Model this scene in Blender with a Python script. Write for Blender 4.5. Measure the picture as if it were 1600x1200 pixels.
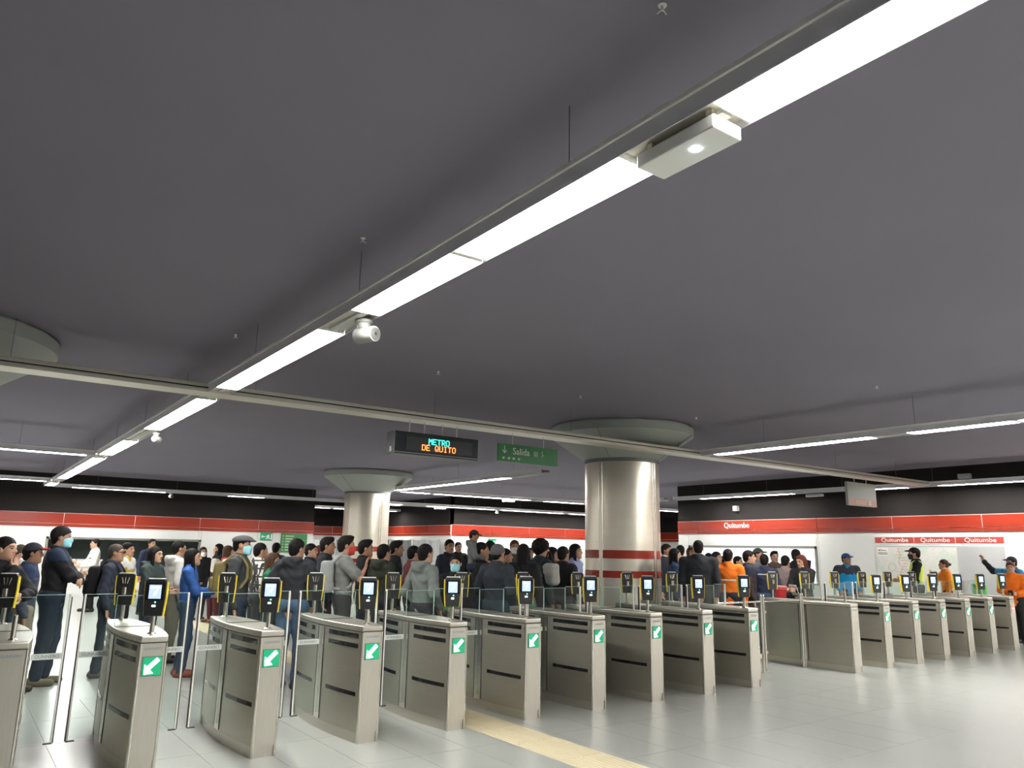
import bpy, bmesh, math, random
import numpy as np
from mathutils import Vector, Matrix
random.seed(7); np.random.seed(7)
for o in list(bpy.data.objects): bpy.data.objects.remove(o)
S = bpy.context.scene
COL = S.collection
# ------------------------------------------------------------------ camera
F_PX = 1181.713; YAW, PITCH, ROLL = (math.radians(a) for a in (35.85256, 12.41569, 1.05778))
H = 1.62
cy, sy, cp, sp = math.cos(YAW), math.sin(YAW), math.cos(PITCH), math.sin(PITCH)
fwd = Vector((sy*cp, cy*cp, sp)); rt = Vector((cy, -sy, 0)); up = rt.cross(fwd)
cr, sr = math.cos(ROLL), math.sin(ROLL)
RT, UP = cr*rt+sr*up, -sr*rt+cr*up
cam_d = bpy.data.cameras.new('camera'); cam = bpy.data.objects.new('camera', cam_d); COL.objects.link(cam)
cam_d.sensor_fit = 'HORIZONTAL'; cam_d.sensor_width = 36; cam_d.lens = F_PX/1600*36; cam_d.clip_end = 300; cam_d.clip_start = .05
m = Matrix((RT, UP, -fwd)).transposed().to_4x4(); m.translation = (0, 0, H); cam.matrix_world = m
S.camera = cam
# ------------------------------------------------------------------ world, light level, exposure
w = bpy.data.worlds.new('world'); S.world = w; w.use_nodes = True
w.node_tree.nodes['Background'].inputs[0].default_value = (0, 0, 0, 1); w.node_tree.nodes['Background'].inputs[1].default_value = 0
LAMP = 46.0            # radiance of the fluorescent troughs
S.view_settings.view_transform = 'Standard'; S.view_settings.look = 'None'
S.view_settings.exposure = 0.58; S.view_settings.gamma = 1.0; S.view_settings.use_curve_mapping = False
S.cycles.transparent_max_bounces = 32; S.cycles.max_bounces = 10; S.cycles.glossy_bounces = 5; S.cycles.diffuse_bounces = 5
ZC, ZL = 3.92, 3.37     # ceiling, underside of the light troughs

def ray(x, y): return RT*((x-800)/F_PX) - UP*((y-600)/F_PX) + fwd
def at_z(x, y, z): d = ray(x, y); return Vector((0, 0, H)) + d*((z-H)/d.z)
def at_Y(x, y, Y): d = ray(x, y); return Vector((0, 0, H)) + d*(Y/d.y)
def at_X(x, y, X): d = ray(x, y); return Vector((0, 0, H)) + d*(X/d.x)

# ------------------------------------------------------------------ materials
MATS = {}
def nt(mat):
    mat.use_nodes = True; t = mat.node_tree; return t, t.nodes['Principled BSDF']
def pbr(name, col, rough=.5, metal=0., spec=.5, noise=0., nscale=20., bump=0., bscale=200., emit=None, estr=0., stretch=None, coat=0., ramp_to=None):
    if name in MATS: return MATS[name]
    mt = bpy.data.materials.new(name); t, b = nt(mt)
    b.inputs['Base Color'].default_value = (*col, 1); b.inputs['Roughness'].default_value = rough
    b.inputs['Metallic'].default_value = metal; b.inputs['Specular IOR Level'].default_value = spec
    b.inputs['Coat Weight'].default_value = coat
    if noise or bump:
        tc = t.nodes.new('ShaderNodeTexCoord'); mp = t.nodes.new('ShaderNodeMapping')
        t.links.new(tc.outputs['Object'], mp.inputs[0])
        if stretch: mp.inputs['Scale'].default_value = stretch
        if noise:
            n = t.nodes.new('ShaderNodeTexNoise'); n.inputs['Scale'].default_value = nscale; n.inputs['Detail'].default_value = 5
            t.links.new(mp.outputs[0], n.inputs[0])
            mx = t.nodes.new('ShaderNodeMix'); mx.data_type = 'RGBA'
            lo = tuple(max(0, c*(1-noise)) for c in col); hi = ramp_to or tuple(min(1, c*(1+noise)) for c in col)
            mx.inputs[6].default_value = (*lo, 1); mx.inputs[7].default_value = (*hi, 1)
            t.links.new(n.outputs[0], mx.inputs[0]); t.links.new(mx.outputs[2], b.inputs['Base Color'])
        if bump:
            n2 = t.nodes.new('ShaderNodeTexNoise'); n2.inputs['Scale'].default_value = bscale; n2.inputs['Detail'].default_value = 3
            t.links.new(mp.outputs[0], n2.inputs[0])
            bp = t.nodes.new('ShaderNodeBump'); bp.inputs['Strength'].default_value = bump; bp.inputs['Distance'].default_value = .01
            t.links.new(n2.outputs[0], bp.inputs['Height']); t.links.new(bp.outputs[0], b.inputs['Normal'])
    if emit:
        b.inputs['Emission Color'].default_value = (*emit, 1); b.inputs['Emission Strength'].default_value = estr
    MATS[name] = mt; return mt
def glass(name, tint, refl=1.45):
    mt = bpy.data.materials.new(name); mt.use_nodes = True; t = mt.node_tree; t.nodes.clear()
    o = t.nodes.new('ShaderNodeOutputMaterial'); mx = t.nodes.new('ShaderNodeMixShader'); tr = t.nodes.new('ShaderNodeBsdfTransparent')
    gl = t.nodes.new('ShaderNodeBsdfGlossy'); fr = t.nodes.new('ShaderNodeFresnel'); fr.inputs[0].default_value = refl
    tr.inputs[0].default_value = (*tint, 1); gl.inputs['Roughness'].default_value = .03
    ge = t.nodes.new('ShaderNodeNewGeometry'); iv = t.nodes.new('ShaderNodeMath'); iv.operation = 'SUBTRACT'; iv.inputs[0].default_value = 1; t.links.new(ge.outputs['Backfacing'], iv.inputs[1])
    mu = t.nodes.new('ShaderNodeMath'); mu.operation = 'MULTIPLY'; t.links.new(fr.outputs[0], mu.inputs[0]); t.links.new(iv.outputs[0], mu.inputs[1])   # the pane reflects at the face it is entered by
    t.links.new(mu.outputs[0], mx.inputs[0]); t.links.new(tr.outputs[0], mx.inputs[1]); t.links.new(gl.outputs[0], mx.inputs[2]); t.links.new(mx.outputs[0], o.inputs[0])
    MATS[name] = mt; return mt

M_floor = pbr('floor_grey', (.29, .30, .275), .33, spec=.45, noise=.06, nscale=1.2, bump=.02, bscale=60)
M_joint = pbr('floor_joint', (.24, .25, .24), .6)
M_tact = pbr('tactile_cream', (.60, .53, .36), .5, noise=.08, nscale=8)
M_ceil = pbr('ceiling_paint', (.235, .219, .268), .85, spec=.15, noise=.06, nscale=.7)
M_white = pbr('white_panel', (.70, .70, .66), .28, noise=.02, nscale=2)
M_red = pbr('red_panel', (.275, .028, .013), .24, noise=.06, nscale=1.5)
M_seam = pbr('pale_seam', (.80, .62, .55), .5)
M_dark = pbr('dark_upper_wall', (.020, .017, .016), .85, spec=.2, bump=.4, bscale=30)
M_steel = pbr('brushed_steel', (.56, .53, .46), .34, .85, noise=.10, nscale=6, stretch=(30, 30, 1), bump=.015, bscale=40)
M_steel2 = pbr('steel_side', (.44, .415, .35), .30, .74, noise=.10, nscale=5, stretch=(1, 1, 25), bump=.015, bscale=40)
M_steelb = pbr('steel_bright', (.70, .67, .60), .25, 1)
M_colsteel = pbr('column_steel', (.70, .65, .54), .34, .85, noise=.08, nscale=2.5, stretch=(.5, .5, 3), bump=.10, bscale=2.0)
M_alu = pbr('aluminium', (.72, .69, .60), .40, .55, noise=.08, nscale=4)
M_aluw = pbr('white_aluminium', (.78, .78, .73), .45, .1)
M_cap = pbr('capital_paint', (.40, .43, .40), .6, noise=.05, nscale=2)
M_black = pbr('black_plastic', (.018, .018, .020), .38)
M_blackg = pbr('black_gloss', (.012, .012, .014), .12)
M_rub = pbr('dark_seal', (.05, .045, .045), .6)
M_yel = pbr('yellow_trim', (.80, .62, .03), .4)
M_greyp = pbr('grey_plastic', (.55, .55, .54), .4)
M_wplast = pbr('white_plastic', (.80, .80, .76), .4)
M_screen = pbr('reader_screen', (.1, .12, .2), .3, emit=(.42, .56, .95), estr=.95)
M_screen2 = pbr('reader_screen_mark', (.8, .8, .8), .3, emit=(.85, .92, 1), estr=1.6)
M_led = pbr('led_white', (.8, .8, .8), .3, emit=(1, 1, .98), estr=3)
M_ledg = pbr('led_green', (.1, .8, .3), .3, emit=(.15, 1, .45), estr=2.2)
M_green = pbr('arrow_green', (.01, .35, .16), .35, emit=(.0, .42, .17), estr=.22)
M_arrow = pbr('arrow_white', (.9, .95, .9), .4, emit=(.8, 1, .92), estr=2.6)
M_redx = pbr('stop_red', (.6, .1, .08), .35, emit=(.9, .22, .12), estr=1.0)
M_lamp = pbr('fluorescent_lamp', (.9, .9, .88), .5, emit=(1, .985, .955), estr=LAMP)
M_glass = glass('clear_glass', (.925, .968, .948))
M_glassd = glass('window_glass', (.92, .94, .93), 1.35)
M_gedge = pbr('glass_edge', (.36, .52, .46), .2)
M_frost = pbr('frosted_band', (.62, .66, .62), .5)
M_print = pbr('grey_print', (.12, .16, .15), .5)
M_printb = pbr('blue_print', (.16, .24, .34), .5)
M_signg = pbr('sign_green', (.045, .22, .075), .4)
M_signg2 = pbr('exit_green', (.0, .24, .11), .4, emit=(0, .3, .12), estr=.15)
M_wtext = pbr('white_lettering', (.85, .85, .80), .5)
M_board = pbr('display_board', (.022, .030, .036), .35)
M_boardin = pbr('display_window', (.06, .068, .068), .3)
M_teal = pbr('led_teal', (.0, .5, .4), .4, emit=(.05, .95, .72), estr=2.2)
M_orangeled = pbr('led_orange', (.8, .2, .05), .4, emit=(1, .22, .05), estr=2.6)
M_grey = pbr('grey_board', (.42, .42, .41), .5)
M_hred = pbr('header_red', (.42, .055, .04), .45)

# ------------------------------------------------------------------ mesh helpers
class MB:
    def __init__(s): s.v = []; s.f = []
    def add(s, vs, fs):
        n = len(s.v); s.v += [tuple(v) for v in vs]; s.f += [tuple(i+n for i in f) for f in fs]; return s
    def box(s, lo, hi):
        (a, b, c), (d, e, f) = lo, hi
        return s.add([(a,b,c),(d,b,c),(d,e,c),(a,e,c),(a,b,f),(d,b,f),(d,e,f),(a,e,f)],
                     [(3,2,1,0),(4,5,6,7),(0,1,5,4),(1,2,6,5),(2,3,7,6),(3,0,4,7)])
    def prism(s, poly, z0, z1):
        n = len(poly)
        return s.add([(x, y, z0) for x, y in poly]+[(x, y, z1) for x, y in poly],
                     [tuple(range(n-1, -1, -1)), tuple(range(n, 2*n))]+[(i, (i+1) % n, n+(i+1) % n, n+i) for i in range(n)])
    def tube(s, a, b, r, n=12, r2=None):
        a, b = Vector(a), Vector(b); r2 = r if r2 is None else r2
        d = (b-a).normalized(); u = d.orthogonal().normalized(); v = d.cross(u)
        vs = [a+(u*math.cos(t)+v*math.sin(t))*r for t in (2*math.pi*i/n for i in range(n))]+[b+(u*math.cos(t)+v*math.sin(t))*r2 for t in (2*math.pi*i/n for i in range(n))]
        return s.add(vs, [tuple(range(n-1, -1, -1)), tuple(range(n, 2*n))]+[(i, (i+1) % n, n+(i+1) % n, n+i) for i in range(n)])
    def lathe(s, prof, c=(0, 0, 0), n=40):
        vs = []; fs = []; m_ = len(prof)
        for i in range(n):
            t = 2*math.pi*i/n
            vs += [(c[0]+r*math.cos(t), c[1]+r*math.sin(t), c[2]+z) for r, z in prof]
        for i in range(n):
            j = (i+1) % n
            for k in range(m_-1): fs.append((i*m_+k, j*m_+k, j*m_+k+1, i*m_+k+1))
        if prof[0][0] > 1e-6: fs.append(tuple(i*m_ for i in range(n-1, -1, -1)))
        if prof[-1][0] > 1e-6: fs.append(tuple(i*m_+m_-1 for i in range(n)))
        return s.add(vs, fs)
    def mesh(s, name, mat, smooth=False, bevel=0., seg=2):
        me = bpy.data.meshes.new(name); me.from_pydata(s.v, [], s.f)
        if bevel:
            bm = bmesh.new(); bm.from_mesh(me); bmesh.ops.bevel(bm, geom=[e for e in bm.edges if e.calc_face_angle(0) > .5], offset=bevel, segments=seg, affect='EDGES', profile=.6)
            bm.to_mesh(me); bm.free()
        me.update()
        if smooth:
            for p in me.polygons: p.use_smooth = True
            try: me.set_sharp_from_angle(angle=math.radians(38))
            except Exception: pass
        me.materials.append(mat); return me
    def build(s, name, mat, parent=None, smooth=False, bevel=0., seg=2):
        return obj(name, s.mesh(name, mat, smooth, bevel, seg), parent)
def obj(name, me, parent=None):
    o = bpy.data.objects.new(name, me); COL.objects.link(o)
    if parent: o.parent = parent
    return o
def tag(o, label=None, cat=None, group=None, kind=None):
    if label: o['label'] = label
    if cat: o['category'] = cat
    if group: o['group'] = group
    if kind: o['kind'] = kind
    return o
def empty(name, loc=(0, 0, 0), rz=0.):
    o = bpy.data.objects.new(name, None); COL.objects.link(o); o.location = loc; o.rotation_euler.z = rz; o.empty_display_size = .1; return o
def box(name, lo, hi, mat, parent=None, bevel=0.): return MB().box(lo, hi).build(name, mat, parent, bevel=bevel)
def copy_tree(o, parent=None):
    c = o.copy(); COL.objects.link(c); c.parent = parent
    for ch in list(o.children): copy_tree(ch, c)
    return c
def text(name, s, size, mat, parent, mat4, extrude=.002, align='CENTER', sx=1.):
    cu = bpy.data.curves.new(name, 'FONT'); cu.body = s; cu.size = size; cu.extrude = extrude; cu.align_x = align; cu.align_y = 'CENTER'; cu.resolution_u = 3
    t = bpy.data.objects.new(name, cu); COL.objects.link(t); dg = bpy.context.evaluated_depsgraph_get(); dg.update()
    me = bpy.data.meshes.new_from_object(t.evaluated_get(dg)); bpy.data.objects.remove(t); bpy.data.curves.remove(cu)
    me.transform(mat4 @ Matrix.Diagonal((sx, 1, 1, 1))); me.materials.clear(); me.materials.append(mat); me.name = name
    return obj(name, me, parent)
def face_neg_y(x, y, z): return Matrix.Translation((x, y, z)) @ Matrix.Rotation(math.pi/2, 4, 'X')             # reads from -Y
def face_neg_x(x, y, z): return Matrix.Translation((x, y, z)) @ Matrix.Rotation(-math.pi/2, 4, 'Z') @ Matrix.Rotation(math.pi/2, 4, 'X')  # reads from -X
# ------------------------------------------------------------------ floor
floor = box('floor', (-14, -14, -.20), (34, 41, -.010), M_joint); tag(floor, kind='structure')
TX, TY, X0T, Y0T = .48, .96, -1.05, 3.80
tile_me = MB().box((.0015, .0015, -.012), (TX-.0015, TY-.0015, 0)).mesh('floor_tile', M_floor)
NX, NY = 30, 6
strip_x = (4.15, 4.62)
X1T, Y1T = X0T+NX*TX, Y0T+NY*TY
GX = [X0T+i*TX for i in range(NX+1)]
for i in range(NX):
    for j in range(NY):
        a, b = GX[i], GX[i+1]
        if b <= strip_x[0] or a >= strip_x[1]:
            o = obj('floor_tile', tile_me, floor); o.location = (a, Y0T+j*TY, 0)
        else:
            for lo, hi in ((a, min(b, strip_x[0])), (max(a, strip_x[1]), b)):
                if hi-lo > .02: box('floor_tile', (lo+.0015, Y0T+j*TY+.0015, -.012), (hi-.0015, Y0T+(j+1)*TY-.0015, 0), M_floor, floor)
# the floor further off: same slabs in slabs too far to tell apart
MF = pbr('floor_far', (.29, .30, .275), .33, spec=.45, noise=.06, nscale=1.2, bump=.02, bscale=60)
def far_floor(lo, hi):
    o = MB().box((lo[0], lo[1], -.012), (hi[0], hi[1], 0)).build('floor_field', MF, floor); tag(o, kind='stuff')
far_floor((-14, -14), (34, Y0T)); far_floor((-14, Y0T), (X0T, Y1T)); far_floor((X1T, Y0T), (34, Y1T))
far_floor((-14, Y1T), (strip_x[0], 41)); far_floor((strip_x[1], Y1T), (34, 41))
# tactile guide strip: ribbed cream slabs
tb = MB().box((.0, .002, -.010), (strip_x[1]-strip_x[0], .598, .001))
for k in range(9):
    x = .03+k*.0485; tb.box((x, .01, .001), (x+.022, .59, .0045))
tme = tb.mesh('tactile_slab', M_tact)
tr_ = empty('tactile_strip', (strip_x[0], 3.8, 0)); tag(tr_, 'cream ribbed tactile guide strip running through the gates', 'tactile paving')
for k in range(26):
    o = obj('tactile_slab', tme, tr_); o.location = (0, k*.6, 0)
tr2 = empty('tactile_strip', (8.75, 8.30, 0)); tr2.rotation_euler.z = -math.pi/2; tag(tr2, 'cream ribbed tactile strip behind the swing gate', 'tactile paving')
for k in range(5):
    o = obj('tactile_slab', tme, tr2); o.location = (0, k*.6, .002)
# ------------------------------------------------------------------ ceiling and walls
ceil = box('ceiling', (-14, -14, ZC), (34, 41, ZC+.25), M_ceil); tag(ceil, kind='structure')
def wall_panels(wall, axis, fixed, sgn, edges, z0, z1, mat, name, gap=.004, holes=()):
    """panels in front of a wall. axis 'x': wall runs along X at Y=fixed, facing -Y ; axis 'y': along Y at X=fixed, facing -X"""
    for a, b in zip(edges[:-1], edges[1:]):
        a, b = min(a, b), max(a, b)
        if axis == 'x': box(name, (a+gap, fixed-.018, z0+gap), (b-gap, fixed, z1-gap), mat, wall)
        else: box(name, (fixed-.018, a+gap, z0+gap), (fixed, b-gap, z1-gap), mat, wall)
def make_wall(name, axis, fixed, edges, zb0, zb1, window=None):
    lo, hi = min(edges), max(edges)
    def wb(nm, a, b, z0, z1, mat, par=None, d=.12):
        if axis == 'x': return box(nm, (a, fixed, z0), (b, fixed+d, z1), mat, par)
        return box(nm, (fixed, a, z0), (fixed+d, b, z1), mat, par)
    wall = wb(name, lo, hi, zb1, ZC, M_dark); tag(wall, kind='structure')
    if window:
        wa, wbb, wz0, wz1 = window
        wb('wall_core', lo, wa, 0, zb1, M_seam, wall); wb('wall_core', wbb, hi, 0, zb1, M_seam, wall)
        wb('wall_core', wa, wbb, wz1, zb1, M_seam, wall); wb('wall_core', wa, wbb, 0, wz0, M_seam, wall)
    else: wb('wall_core', lo, hi, 0, zb1, M_seam, wall)
    split = zb0+(zb1-zb0)*.22
    wall_panels(wall, axis, fixed-.03, 1, edges, split, zb1, M_red, 'band_panel', .010)
    wall_panels(wall, axis, fixed-.03, 1, edges, zb0, split, M_red, 'band_panel', .006)
    wb('band_backing', lo, hi, zb0, zb1, M_seam, wall, d=-.03)
    if not window: wall_panels(wall, axis, fixed, 1, edges, .02, zb0-.01, M_white, 'wall_panel')
    else:
        for a, b in zip(edges[:-1], edges[1:]):
            a, b = min(a, b), max(a, b)
            if b <= wa or a >= wbb: wall_panels(wall, axis, fixed, 1, [a, b], .02, zb0-.01, M_white, 'wall_panel')
            else:
                if a < wa: wall_panels(wall, axis, fixed, 1, [a, wa], .02, zb0-.01, M_white, 'wall_panel')
                if b > wbb: wall_panels(wall, axis, fixed, 1, [wbb, b], .02, zb0-.01, M_white, 'wall_panel')
                wall_panels(wall, axis, fixed, 1, [max(a, wa), min(b, wbb)], wz1, zb0-.01, M_white, 'wall_panel')
                wall_panels(wall, axis, fixed, 1, [max(a, wa), min(b, wbb)], .02, wz0, M_white, 'wall_panel')
    return wall
XR, YL = 20.4, 30.2
WR = (12.95, 17.75, .80, 1.90); WL = (2.62, 7.60, .80, 1.80)
wall_r = make_wall('wall_right', 'y', XR, [18.2, 17.27, 15.08, 12.88, 10.66, 8.43, 6.2, 4.0, 1.8, -.4, -2.6, -4.8, -7, -9.2, -11.4, -14], 2.29, 2.70, WR)
wall_l = make_wall('wall_back', 'x', YL, [-14, -10.2, -8, -5.8, -3.6, -1.4, .85, 3.05, 5.27, 7.50, 9.70, 11.95], 2.14, 2.60, WL)
# passage beside the ticket window wall and the block with the silver sheets
wall_p = box('wall_passage', (11.83, YL+.12, 0), (11.95, 37.4, ZC), M_white); tag(wall_p, kind='structure')
wall_f = make_wall('wall_far', 'x', 37.4, [11.95, 13.6, 15.8, 18.0], 2.20, 2.66)
wall_b = make_wall('wall_block', 'x', 29.0, [17.8, 19.9, 22.1, 24.3, 26.5, 28.7, 30.9], 2.22, 2.70)
wall_s = make_wall('wall_block_side', 'y', 17.8, [37.4, 35.4, 33.2, 31.0, 29.0], 2.22, 2.68)
wall_n = box('wall_booth_side', (XR+.12, 18.08, 0), (30.9, 18.2, ZC), M_white); tag(wall_n, kind='structure')
wall_e = make_wall('wall_recess', 'y', 30.9, [29.0, 26.8, 24.6, 22.4, 20.2, 18.2], 2.22, 2.70)
M_shade = pbr('grey_wall_paint', (.16, .155, .15), .7)
wall_w = box('wall_left', (-14.12, -14, 0), (-14, YL, ZC), M_shade); tag(wall_w, kind='structure')
wall_o = box('wall_front', (-14, -14.12, 0), (34, -14, ZC), M_shade); tag(wall_o, kind='structure')
text('station_name', 'Quitumbe', .235, M_wtext, wall_r, face_neg_x(XR-.052, 15.72, 2.535), .003, sx=1.02)
# --- windows
def window_frame(name, axis, fixed, win, mat, gmat):
    a, b, z0, z1 = win; t = .07
    def bb(nm, p, q, zz0, zz1, m_, par=None, d0=-.04, d1=.10, bev=0):
        if axis == 'x': return box(nm, (p, fixed+d0, zz0), (q, fixed+d1, zz1), m_, par, bev)
        return box(nm, (fixed+d0, p, zz0), (fixed+d1, q, zz1), m_, par, bev)
    fr = bb(name, a, b, z1-t, z1, mat); tag(fr, kind='structure')
    bb('window_sill', a, b, z0, z0+.05, mat, fr, -.16, .10); bb('window_jamb', a, a+t, z0, z1, mat, fr); bb('window_jamb', b-t, b, z0, z1, mat, fr)
    n = 3
    for k in range(n):
        p = a+t+(b-a-2*t)*k/n; q = a+t+(b-a-2*t)*(k+1)/n
        bb('window_pane', p+.003, q-.003, z0+.05, z1-t, gmat, fr, .03, .038)
    return fr
M_frame = pbr('window_frame_grey', (.22, .22, .19), .45, .3)
window_frame('window_1', 'x', YL, WL, M_frame, M_glassd)
window_frame('window_2', 'y', XR, WR, M_frame, M_glassd)
M_roomd = pbr('dark_room', (.34, .38, .36), .7)
def room(name, lo, hi, mat, open_side):
    t = .06; mb = MB()
    (a, b, c), (d, e, f) = lo, hi
    mb.box((a, b, c-t), (d, e, c)); mb.box((a, b, f), (d, e, f+t))
    if open_side != '-x': mb.box((a-t, b, c), (a, e, f))
    mb.box((d, b, c), (d+t, e, f))
    if open_side != '-y': mb.box((a, b-t, c), (d, b, f))
    mb.box((a, e, c), (d, e+t, f))
    o = mb.build(name, mat); tag(o, kind='structure'); return o
room('wall_ticket_office', (1.6, YL+.12, .02), (8.6, YL+2.8, 2.6), M_roomd, '-y')
room('wall_lit_booth', (XR+.12, 12.3, .02), (XR+2.4, 18.02, 2.7), pbr('booth_white', (.86, .88, .90), .6), '-x')
bl = empty('booth_ceiling_lamp', (XR+1.3, 15.2, 2.66)); tag(bl, 'bright ceiling panel lamp inside the lit booth', 'lamp')
box('lamp_frame', (-.5, -2.3, .0), (.5, 2.3, .035), M_aluw, bl); box('lamp_diffuser', (-.45, -2.2, -.012), (.45, 2.2, -.001), pbr('booth_lamp', (.9, .9, .9), .5, emit=(.95, .98, 1), estr=8), bl)
# ------------------------------------------------------------------ columns
def column(name, x, y, label):
    c = empty(name, (x, y, 0)); tag(c, label, 'column', 'round steel columns')
    r = .69
    MB().lathe([(r, .0), (r, 1.19), (r, 1.255), (r, 1.26), (r, 3.24)], n=64).build('shaft', M_colsteel, c, smooth=True)
    for k in range(4):
        t = math.radians(-168+90*k); u = Vector((math.cos(t), math.sin(t), 0)); v = Vector((-u.y, u.x, 0))
        for dd in (-.035, .035):
            p = u*(r+.001)+v*dd; MB().tube((p.x, p.y, .02), (p.x, p.y, 3.22), .006, 6).build('cladding_joint', M_steelb, c)
    for z0, z1 in ((1.185, 1.305), (1.515, 1.66)):
        for k in range(4):
            a0 = math.radians(-168+90*k)+.055; a1 = math.radians(-168+90*(k+1))-.055; vs = []; fs = []; n = 14
            for i in range(n+1):
                t = a0+(a1-a0)*i/n
                for rr in (r-.002, r+.004):
                    for z in (z0, z1): vs.append((rr*math.cos(t), rr*math.sin(t), z))
            for i in range(n):
                q = i*4
                fs += [(q+2, q+6, q+7, q+3), (q+1, q+3, q+7, q+5), (q, q+4, q+6, q+2), (q, q+1, q+5, q+4)]
            fs += [(0, 2, 3, 1), (n*4, n*4+1, n*4+3, n*4+2)]
            MB().add(vs, fs).build('red_stripe', M_red, c, smooth=True)
    R = 1.345
    MB().lathe([(.60, 3.24), (r-.03, 3.24), (r-.03, 3.30), (r+.02, 3.30), (R, 3.745), (R, 3.885), (R-.05, 3.885), (R-.05, ZC), (.6, ZC)], n=72).build('capital', M_cap, c, smooth=True)
    MB().lathe([(r-.012, 3.235), (r+.012, 3.235), (r+.012, 3.30), (r-.012, 3.30)], n=64).build('collar', pbr('collar_grey', (.16, .17, .17), .5), c, smooth=True)
    for k in range(4):
        t = math.radians(-62+90*k); u = Vector((math.cos(t), math.sin(t), 0))
        a = u*(r+.022); b = u*(R+.001)
        MB().tube((a.x, a.y, 3.30), (b.x, b.y, 3.744), .004, 6).build('capital_joint', M_print, c)
    return c
column('column', 10.07, 10.35, 'nearest round steel column with two red stripes behind the gates')
column('column', 10.30, 21.80, 'round steel column standing farther back, amid the queue')
column('column', -.60, 10.35, 'steel column whose flared grey capital shows at the left edge')
# ------------------------------------------------------------------ light troughs
M_side = pbr('trough_side_grey', (.66, .65, .69), .5)
M_hang = pbr('hanger_grey', (.16, .155, .17), .6)
def trough(axis, c0, c1, lo, hi, lamps, label, closed=False, z=ZL, gap_plates=True):
    """axis 'y': runs along Y between X=c0..c1 ; axis 'x': runs along X between Y=c0..c1"""
    t = empty('cable_tray' if closed else 'light_trough', ((c0+c1)/2, lo, z) if axis == 'y' else (lo, (c0+c1)/2, z))
    tag(t, label, 'cable tray' if closed else 'light fixture', 'ceiling troughs')
    W = (c1-c0)/2; L = hi-lo
    def bb(nm, u0, u1, v0, v1, z0, z1, m_, bev=0):
        if axis == 'y': return box(nm, (u0, v0, z0), (u1, v1, z1), m_, t, bev)
        return box(nm, (v0, u0, z0), (v1, u1, z1), m_, t, bev)
    if closed:
        bb('bottom_plate', -W, W, 0, L, 0, .012, M_alu)
        for s in (-1, 1):
            a, b = sorted((s*W, s*(W-.02))); bb('lower_rail', a, b, 0, L, .0125, .045, M_alu, .005)
            a, b = sorted((s*(W-.02), s*(W-.045))); bb('groove', a, b, 0, L, .0125, .10, M_rub)
            a, b = sorted((s*W, s*(W-.02))); bb('upper_rail', a, b, 0, L, .062, .10, M_alu, .005)
        bb('top_plate', -W+.02, W-.02, 0, L, .1005, .108, M_alu)
    else:
        for s in (-1, 1):
            a, b = sorted((s*W, s*(W-.006))); bb('side_plate', a, b, 0, L, 0, .085, M_side)
            a, b = sorted((s*(W+.014), s*(W-.006))); bb('top_flange', a, b, 0, L, .0855, .108, M_aluw)
        bb('top_plate', -W+.006, W-.006, 0, L, .09, .10, M_aluw)
        lamps = [(max(a, lo+.01)-lo, min(b, hi-.01)-lo) for a, b in lamps]
        for a, b in lamps:
            bb('lamp', -W+.010, W-.010, a+.02, b-.02, .010, .030, M_lamp)
            bb('end_plate', -W+.008, W-.008, a, a+.006, .002, .085, M_aluw); bb('end_plate', -W+.008, W-.008, b-.006, b, .002, .085, M_aluw)
        if gap_plates:
            e = [0]+[v for ab in sorted(lamps) for v in ab]+[L]
            for a, b in zip(e[0::2], e[1::2]):
                if b-a > .12: bb('gear_plate', -W+.01, W-.01, a+.01, b-.01, .03, .04, M_alu); bb('cable_duct', -.03, .03, a+.02, b-.02, .006, .028, M_greyp)
    n = max(1, int(L/2.4))
    for k in range(n):
        v = L*(k+.5)/n; p = (0, v) if axis == 'y' else (v, 0)
        MB().tube((p[0], p[1], .10), (p[0], p[1], ZC-z), .003, 6).build('hanger', M_hang, t)
    return t
def mods(a, b, n, g=.04): s = (b-a)/n; return [(a+i*s+g/2, a+(i+1)*s-g/2) for i in range(n)]
A0, A1 = 2.20, 2.45; B0, B1 = 9.13, 9.45
trough('y', A0, A1, -13.8, B0-.02, [(-4.3, -2.85), (-1.18, .27), (.29, 1.73), (2.26, 3.68), (3.72, 5.15), (5.80, 7.27), (7.31, 8.80)], 'long bright light trough crossing overhead from the top right')
trough('y', A0, A1, B1+.02, 17.55, [(9.66, 11.2), (11.24, 12.85), (14.6, 15.9), (16.0, 17.3)], 'light trough continuing beyond the cable tray crossing, upper left')
trough('y', A0, A1, 17.85, 26.2, [(18.1, 19.6), (19.7, 21.3), (21.5, 23.1), (23.2, 24.8)], 'light trough far along the main line near the ticket windows')
trough('y', A0, A1, 26.5, 28.75, [(26.9, 28.3)], 'last short light trough at the end of the main line')
trough('x', B0, B1, -13.8, 19.4, [], 'long steel cable tray crossing the hall above the column', closed=True)
trough('x', 17.57, 17.83, -13.8, 2.18, mods(-13.6, 2.05, 10), 'lit trough at the left edge, nearer of the two')
trough('x', 26.22, 26.48, -13.8, 2.18, mods(-13.6, 2.1, 10), 'lit trough at the left edge, farther of the two')
trough('x', 28.45, 28.70, 2.47, 17.4, [(3.0, 4.4), (4.45, 5.85), (8.0, 9.3), (13.5, 15.0)], 'long trough in front of the ticket window wall')
trough('y', 10.86, 11.11, -13.8, B0-.02, mods(-13.6, .6, 9)+[(.7, 2.3), (2.4, 3.95), (4.0, 5.38), (5.92, 7.30), (7.36, 8.84)], 'bright trough on the right, above the far gates')
trough('y', 10.86, 11.11, 13.8, 21.45, [(15.3, 17.2), (17.25, 19.2), (19.25, 21.2)], 'short lit trough running up to the farther column capital')
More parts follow.
